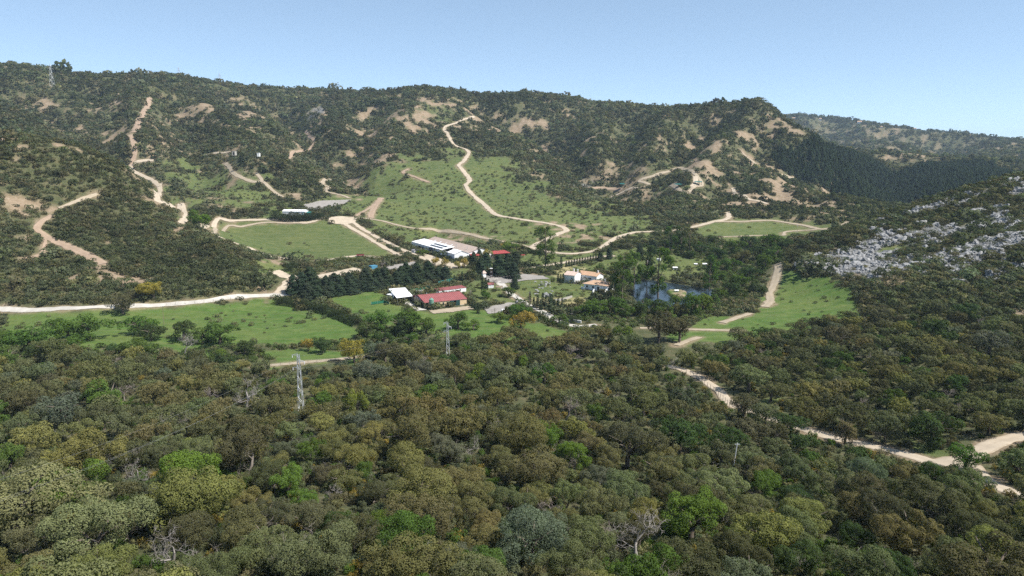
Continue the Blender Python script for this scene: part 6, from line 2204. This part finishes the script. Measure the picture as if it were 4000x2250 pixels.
# ------------------------------------------------------------------ hedges
def hedge(name, label, pts, w, h, colour, z=None, n_m=38):
    P = [np.array(cast(u, v)) for u, v in pts]
    line = smooth_line(P, 0.5)
    g = G(int(abs(P[0][0]) * 10) + 3)
    Lh = np.linalg.norm(np.diff(line[:, :2], axis=0), axis=1).sum()
    n = int(Lh * n_m * (h + w / 2))
    k = g.integers(0, len(line) - 1, n)
    d = np.gradient(line[:, :2], axis=0)
    d = d / (np.linalg.norm(d, axis=1)[:, None] + 1e-9)
    nr = np.c_[-d[:, 1], d[:, 0]]
    ph = g.random(n) * math.pi
    bump = 1 + 0.18 * np.sin(k * 0.21) + 0.12 * np.sin(k * 0.57 + 1)
    off = np.cos(ph) * w / 2 * g.uniform(0.8, 1.1, n)
    zz = np.where(g.random(n) < 0.5, np.sin(ph) ** 0.5, np.sin(ph) ** 0.5 * g.random(n)) * h * bump * g.uniform(0.9, 1.05, n)
    Pp = np.c_[line[k, :2] + nr[k] * off[:, None], line[k, 2] + zz] - P[0]
    N = np.c_[nr[k] * np.cos(ph)[:, None], np.sin(ph) + 0.2]
    e = empty(name, P[0])
    tag(e, label, 'hedge')
    c = bpy.data.objects.new('foliage', leaf_mesh('foliage', *cards(Pp, N, 0.42, g, tone=g.random(n)), M_LEAF))
    COL.objects.link(c)
    c.parent = e
    c.color = (*PAL[colour], 1)
    return e


PAL['hedge green'] = (0.075, 0.090, 0.030)
PAL['hedge dark'] = (0.036, 0.050, 0.024)
hedge('clipped_hedge', 'long clipped olive hedge above the sand arena', [(1240, 1045), (1330, 1030), (1420, 1020), (1500, 1017)], 3.2, 3.0, 'hedge green')
hedge('clipped_hedge', 'clipped hedge beside the avenue end', [(1500, 1018), (1560, 1014), (1640, 1010)], 2.4, 2.4, 'hedge green')
hedge('tall_hedge', 'dark bushy hedge before the long white building', [(1062, 856), (1120, 863), (1180, 863), (1200, 860)], 6.5, 6.2, 'hedge dark', n_m=60)
hedge('tall_hedge', 'dark bushy hedge before the teal lean-to', [(1190, 862), (1235, 858), (1262, 853)], 5.5, 5.2, 'hedge dark', n_m=60)
hedge('clipped_hedge', 'low clipped hedge along the driveway', [(2042, 1064), (2120, 1052), (2190, 1043)], 1.6, 1.5, 'hedge green')
hedge('shrub_hedge', 'brownish shrub clump beside the sand arena', [(1110, 1060), (1150, 1055), (1200, 1048)], 5.0, 3.6, 'hedge dark')
hedge('shrub_hedge', 'shrub row along the foot of the green hill', [(1990, 965), (2060, 985), (2130, 998)], 5.0, 2.6, 'hedge dark')
hedge('shrub_hedge', 'dark shrub row along the meadow edge beside the barn', [(1080, 1185), (1180, 1200), (1260, 1220), (1330, 1245), (1400, 1275)], 5.0, 3.0, 'hedge dark')

# ------------------------------------------------------------------ pylons, poles, wires, fences
M_WIRE = plain('wire', (0.30, 0.30, 0.30), 0.5, 0.1, 1.0, 0.5, 0.3)


def lattice(name, label, x, y, z, h, wb, wt, arms, panels=9, bar=0.05, rz=0.0, group=None):
    e = empty(name, (x, y, z), rz)
    tag(e, label, 'pylon', group)
    cor = lambda f, i: ((wb + (wt - wb) * f) / 2 * (1 if i in (0, 3) else -1), (wb + (wt - wb) * f) / 2 * (1 if i < 2 else -1), h * f)
    for i in range(4):
        MB().cyl(cor(-0.02, i), cor(1, i), bar * 1.3, k=4).obj('leg', M_STEEL, e)
    for i in range(4):
        m = MB()
        j = (i + 1) % 4
        for k in range(panels):
            f0, f1 = k / panels, (k + 1) / panels
            m.cyl(cor(f0, i if k % 2 else j), cor(f1, j if k % 2 else i), bar, k=4)
        m.obj('lattice', M_STEEL, e)
    for zz, s0, L_ in arms:
        m = MB().cyl((0, 0, zz), (s0 * L_, 0, zz + 0.1), bar * 1.4, k=4).cyl((0, 0, zz + 0.6), (s0 * L_, 0, zz + 0.1), bar, k=4)
        c = m.obj('crossarm', M_STEEL, e)
        MB().cyl((s0 * L_, 0, zz + 0.1), (s0 * L_, 0, zz - 0.6), 0.07, k=6).obj('insulator', M_GREYW, c)
    return e


x1_, y1_ = at_px(1177, 1604)
z1_ = gz(x1_, y1_)
lattice('lattice_pylon', 'grey steel lattice pylon rising from the middle of the oak wood', x1_, y1_, z1_ - 0.2, 15.2, 1.25, 0.5, ((14.9, -1, 1.5), (13.2, 1, 1.5), (11.6, -1, 1.5)), 11, 0.045)
x2_, y2_ = at_px(1750, 1385)
z2_ = gz(x2_, y2_)
lattice('lattice_pylon', 'second lattice pylon behind the creek trees below the barn', x2_, y2_, z2_ - 0.2, 12.0, 1.1, 0.45, ((11.7, -1, 1.3), (10.2, 1, 1.3), (8.8, -1, 1.3)), 9, 0.05)
for u_, v_, top, r_, lb in ((205, 340, 248, None, 'tall grey pylon on the scrub ridge'), (725, 303, 262, 1560, 'pylon on the skyline above the firebreak'), (880, 328, 285, 1580, 'faint pylon farther along the skyline')):
    if r_ is None:
        x_, y_, z_ = cast(u_, v_)
    else:
        a_ = az_of(u_)
        x_, y_ = r_ * math.sin(a_), r_ * math.cos(a_)
        z_ = gz(x_, y_)
    d_ = math.hypot(x_, y_)
    dx_, dy_, dz_ = ray(u_, top)
    h_ = CAM_Z + dz_ / math.hypot(dx_, dy_) * d_ - z_
    lattice('lattice_pylon', lb, x_, y_, z_ - 1, h_, h_ * 0.16, h_ * 0.03, ((h_ * 0.80, -1, h_ * 0.13), (h_ * 0.80, 1, h_ * 0.13), (h_ * 0.9, -1, h_ * 0.09), (h_ * 0.9, 1, h_ * 0.09)), 8, 0.09)


def wire(label, p, q, sag, name='power_wire', r=0.010):
    p, q = np.array(p, float), np.array(q, float)
    n = 24
    tt = np.linspace(0, 1, n)
    P = p + (q - p) * tt[:, None]
    P[:, 2] -= sag * 4 * tt * (1 - tt)
    V, F = tube(P - p, np.full(n, r), 4)
    o = mesh_obj(name, V, F, M_WIRE)
    o.location = p
    tag(o, label, 'wire', 'power wires')


d_ = np.array(ray(-260, 2060))
E_ = np.array((0, 0, CAM_Z)) + d_ * 92 / math.hypot(d_[0], d_[1])
for k, (zz, off, lb) in enumerate(((14.3, -1.5, 'highest power wire leaving the lattice pylon over the oaks'), (12.6, 1.5, 'middle power wire leaving the lattice pylon over the oaks'), (11.0, -1.5, 'lowest power wire leaving the lattice pylon over the oaks'))):
    wire(lb, (x1_ + off, y1_, z1_ + zz), E_ + np.array((off, 1.2 * k, 2.4 - 1.6 * k)), 2.2)
for k, (za, zb, off, lb) in enumerate(((14.3, 11.1, -1.4, 'highest wire between the two lattice pylons'), (12.6, 9.6, 1.4, 'middle wire between the two lattice pylons'), (11.0, 8.2, -1.4, 'lowest wire between the two lattice pylons'))):
    wire(lb, (x1_ + off, y1_, z1_ + za), (x2_ + off, y2_, z2_ + zb), 1.6)


def pole(label, u, v, h, lean=0.0, mat=M_WOOD, r=0.11):
    x, y = at_px(u, v)
    e = empty('utility_pole', (x, y, gz(x, y)), 0)
    tag(e, label, 'pole')
    MB().cyl((0, 0, -0.5), (lean, 0, h), r, r * 0.7, 8).obj('shaft', mat, e)
    MB().cyl((lean - 0.5, 0, h - 0.25), (lean + 0.5, 0, h - 0.25), 0.05, k=6).obj('crossbar', M_STEEL, e)


pole('wooden pole beside the lane and cypresses', 2068, 1211, 8.2)
pole('short pole by the lower lane wall', 2233, 1262, 4.4)
pole('slim pole at the edge of the meadow beneath the pale lane', 641, 1268, 8.0)
pole('slim pale pole among the creek trees above the pond meadow', 2616, 985, 9.0, 0, M_STEEL)
pole('bent white pole among the oaks by the fenced track', 2862, 1838, 5.8, 0.6, M_GREYW, 0.09)
pole('thin pole in the side of the house meadow', 2247, 1062, 7.0, 0, M_STEEL, 0.06)
pole('slim pole in the green field below the limestone hill', 3112, 925, 9.0, 0, M_STEEL, 0.09)


def post_fence(label, pts, h, gap, mat=M_WOOD, name='post_fence', net=None):
    P = [np.array(cast(u, v)) for u, v in pts]
    line = smooth_line(P, 0.5)
    cum = np.r_[0, np.cumsum(np.linalg.norm(np.diff(line[:, :2], axis=0), axis=1))]
    e = empty(name, P[0])
    tag(e, label, 'fence')
    at = np.arange(0, cum[-1], gap)
    q = np.c_[[np.interp(at, cum, line[:, i]) for i in range(3)]].T
    q[:, 2] = ground(q[:, 0], q[:, 1])
    q = q - P[0]
    me = None
    for k, s in enumerate(q):
        if me is None:
            o = MB().cyl((0, 0, -0.3), (0, 0, h), 0.06, 0.05, 6).obj('post', mat, e)
            me = o.data
        else:
            o = bpy.data.objects.new('post', me)
            COL.objects.link(o)
            o.parent = e
        o.location = s
    for zz in (0.35, 0.7, 1.05):
        if zz < h:
            V, F = tube(q + np.array((0, 0, zz)), np.full(len(q), 0.012), 3)
            mesh_obj('fence_wire', V, F, M_WIRE, e)
    if net:
        for s, t_ in zip(q[:-1], q[1:]):
            V = [s, t_, t_ + (0, 0, h * 0.95), s + (0, 0, h * 0.95)]
            m = MB().hexa([v - (0, 0.01, 0) for v in V], [v + (0, 0.01, 0) for v in V])
            m.obj('net_panel', net, e)


post_fence('wooden post-and-wire fence along the pale track in the oak wood', [(2640, 1445), (2690, 1462), (2740, 1495), (2790, 1532), (2830, 1570), (2850, 1592)], 1.5, 2.4)
post_fence('post-and-wire fence beside the lower lane', [(2040, 1200), (2085, 1212), (2105, 1212)], 1.3, 1.8)
post_fence('post-and-wire fence along the two-rut path', [(1060, 1432), (1180, 1420), (1330, 1407)], 1.2, 3.0)
post_fence('post-and-wire fence along the pale concrete lane', [(650, 1196), (800, 1184), (960, 1170)], 1.3, 4.0)

# ------------------------------------------------------------------ pond
t = NT('pond_water')
co = t.n('TexCoord').outputs['Object']
bp = t.n('Bump', {'Strength': 0.25, 'Distance': 0.05, 'Height': t.noise(2.2, 3, 0.6, co)})
wb = t.n('BsdfPrincipled', {'Base Color': (0.016, 0.026, 0.034, 1), 'Roughness': 0.08, 'IOR': 1.33})
t.t.links.new(bp.outputs[0], wb.inputs['Normal'])
t.t.links.new(wb.outputs[0], t.out.inputs[0])
P = np.array([atz(u, v, POND_Z) for u, v in POND_PX])
P = P.mean(0) + (P - P.mean(0)) * 1.06
pond = mesh_obj('pond_water', [tuple(q) for q in smooth_line(list(P) + [P[0]], 1.0)[:-1]], [tuple(range(len(smooth_line(list(P) + [P[0]], 1.0)) - 1))], t.m)
tag(pond, 'dark blue pond with an islet below the house', kind='structure')

# ------------------------------------------------------------------ labels for the trees that have none yet: look, size, and the landmark they stand by
ANCH = [('the lattice pylon', 1177, 1560), ('the second pylon', 1750, 1330), ('the golden oak', 1383, 1380), ('the twin-trunked oak', 2610, 1300), ('the fenced track', 2740, 1500), ('the white dead tree', 960, 1560),
        ('the bottom-edge dead tree', 700, 2180), ('the largest bare tree', 2480, 2150), ('the domed rust-brown oak', 2110, 1880), ('the yellow-olive oak', 1590, 1860), ('the lime green tree', 1400, 1600),
        ('the track junction', 3650, 1800), ('the wide pale track', 3900, 1715), ('the timber shelter', 3412, 1108), ('the big bright green tree', 740, 1930), ('the pale sage oaks', 250, 2120),
        ('the bent white pole', 2865, 1790), ('the barn', 1740, 1180), ('the white hall', 1760, 980), ('the hipped house', 2330, 1120), ('the pond', 2600, 1140), ('the gas tank', 1966, 1215), ('the electric hut', 2025, 1190),
        ('the car park', 1960, 1205), ('the sand arena', 1300, 1065), ('the oval field', 1200, 940), ('the carport', 1560, 1150), ('the creek meadow track', 3010, 1150), ('the limestone hill', 3400, 1050), ('the pond meadow', 2580, 1030),
        ('the driveway hedge', 2130, 1050), ('the pale lane', 500, 1200), ('the meadow pole', 641, 1240), ('the rockery', 2130, 1140), ('the broken green tree', 430, 1560), ('the fresh green patchy tree', 1670, 1560),
        ('the half-bare tree', 3300, 1700), ('the yellowish trees', 3000, 2150), ('the rear meadow edge', 1000, 1370), ('the dark meadow bush', 480, 1210), ('the pale domed oak', 2830, 1940)]
ORD = ['nearest', 'second nearest', 'third nearest', 'fourth nearest', 'fifth nearest', 'sixth nearest', 'seventh nearest', 'eighth nearest', 'ninth nearest', 'tenth nearest', 'eleventh nearest', 'twelfth nearest']
KIND_WORD = {'holm_oak': 'holm oak', 'leafy_tree': 'leafy tree', 'tall_tree': 'tall airy tree', 'bare_tree': 'bare tree', 'windbreak_conifer': 'conifer', 'cypress': 'cypress', 'shrub': 'shrub'}
buckets = {}
for rec in PLANTS:
    e, nm_, word, s, x, y, zt, lab = rec
    if lab:
        continue
    u, v = project(x, y, zt)
    best = min(ANCH, key=lambda q: math.hypot(u - q[1], 1.3 * (v - q[2])))
    du, dv = u - best[1], v - best[2]
    side = ('left of' if du < 0 else 'right of') if abs(du) > abs(dv) else ('behind' if dv < 0 else 'in front of')
    base = s * FPX / math.hypot(x, y)
    size = ''
    if nm_ in ('holm_oak', 'leafy_tree'):
        size = 'small ' if s < 2.9 else ('broad ' if s > 4.3 else '')
    key = f'{size}{word} {KIND_WORD[nm_]} {side} {best[0]}'
    buckets.setdefault(key, []).append((math.hypot(du, dv), e))
for key, lst in buckets.items():
    lst.sort(key=lambda q: q[0])
    for k, (d, e) in enumerate(lst):
        if len(lst) == 1:
            e['label'] = key
        else:
            e['label'] = f'{key}, {ORD[k] if k < len(ORD) else "number " + str(k + 1)} such'

# ------------------------------------------------------------------ haze
def haze_box():
    z0 = float(GZ.min()) - 1.5
    z1 = max(float(GZ.max()) + 22.0, CAM_Z + 10)
    L = float(GR.max()) + 60
    v = [(sx * L, sy * L, z) for z in (z0, z1) for sx, sy in ((-1, -1), (1, -1), (1, 1), (-1, 1))]
    f = [(3, 2, 1, 0), (4, 5, 6, 7), (0, 1, 5, 4), (1, 2, 6, 5), (2, 3, 7, 6), (3, 0, 4, 7)]
    m = bpy.data.materials.new('haze')
    m.use_nodes = True
    m.node_tree.nodes.clear()
    out = m.node_tree.nodes.new('ShaderNodeOutputMaterial')
    pv = m.node_tree.nodes.new('ShaderNodeVolumePrincipled')
    pv.inputs['Color'].default_value = (0.60, 0.78, 1.0, 1)
    pv.inputs['Density'].default_value = 0.000068
    pv.inputs['Anisotropy'].default_value = 0.0
    m.node_tree.links.new(pv.outputs[0], out.inputs['Volume'])
    o = mesh_obj('haze', v, f, m)
    tag(o, 'thin blue haze over the valley', kind='stuff')


haze_box()

# ------------------------------------------------------------------ ground sheet last: the pads and cuttings above have shaped it
build_ground()
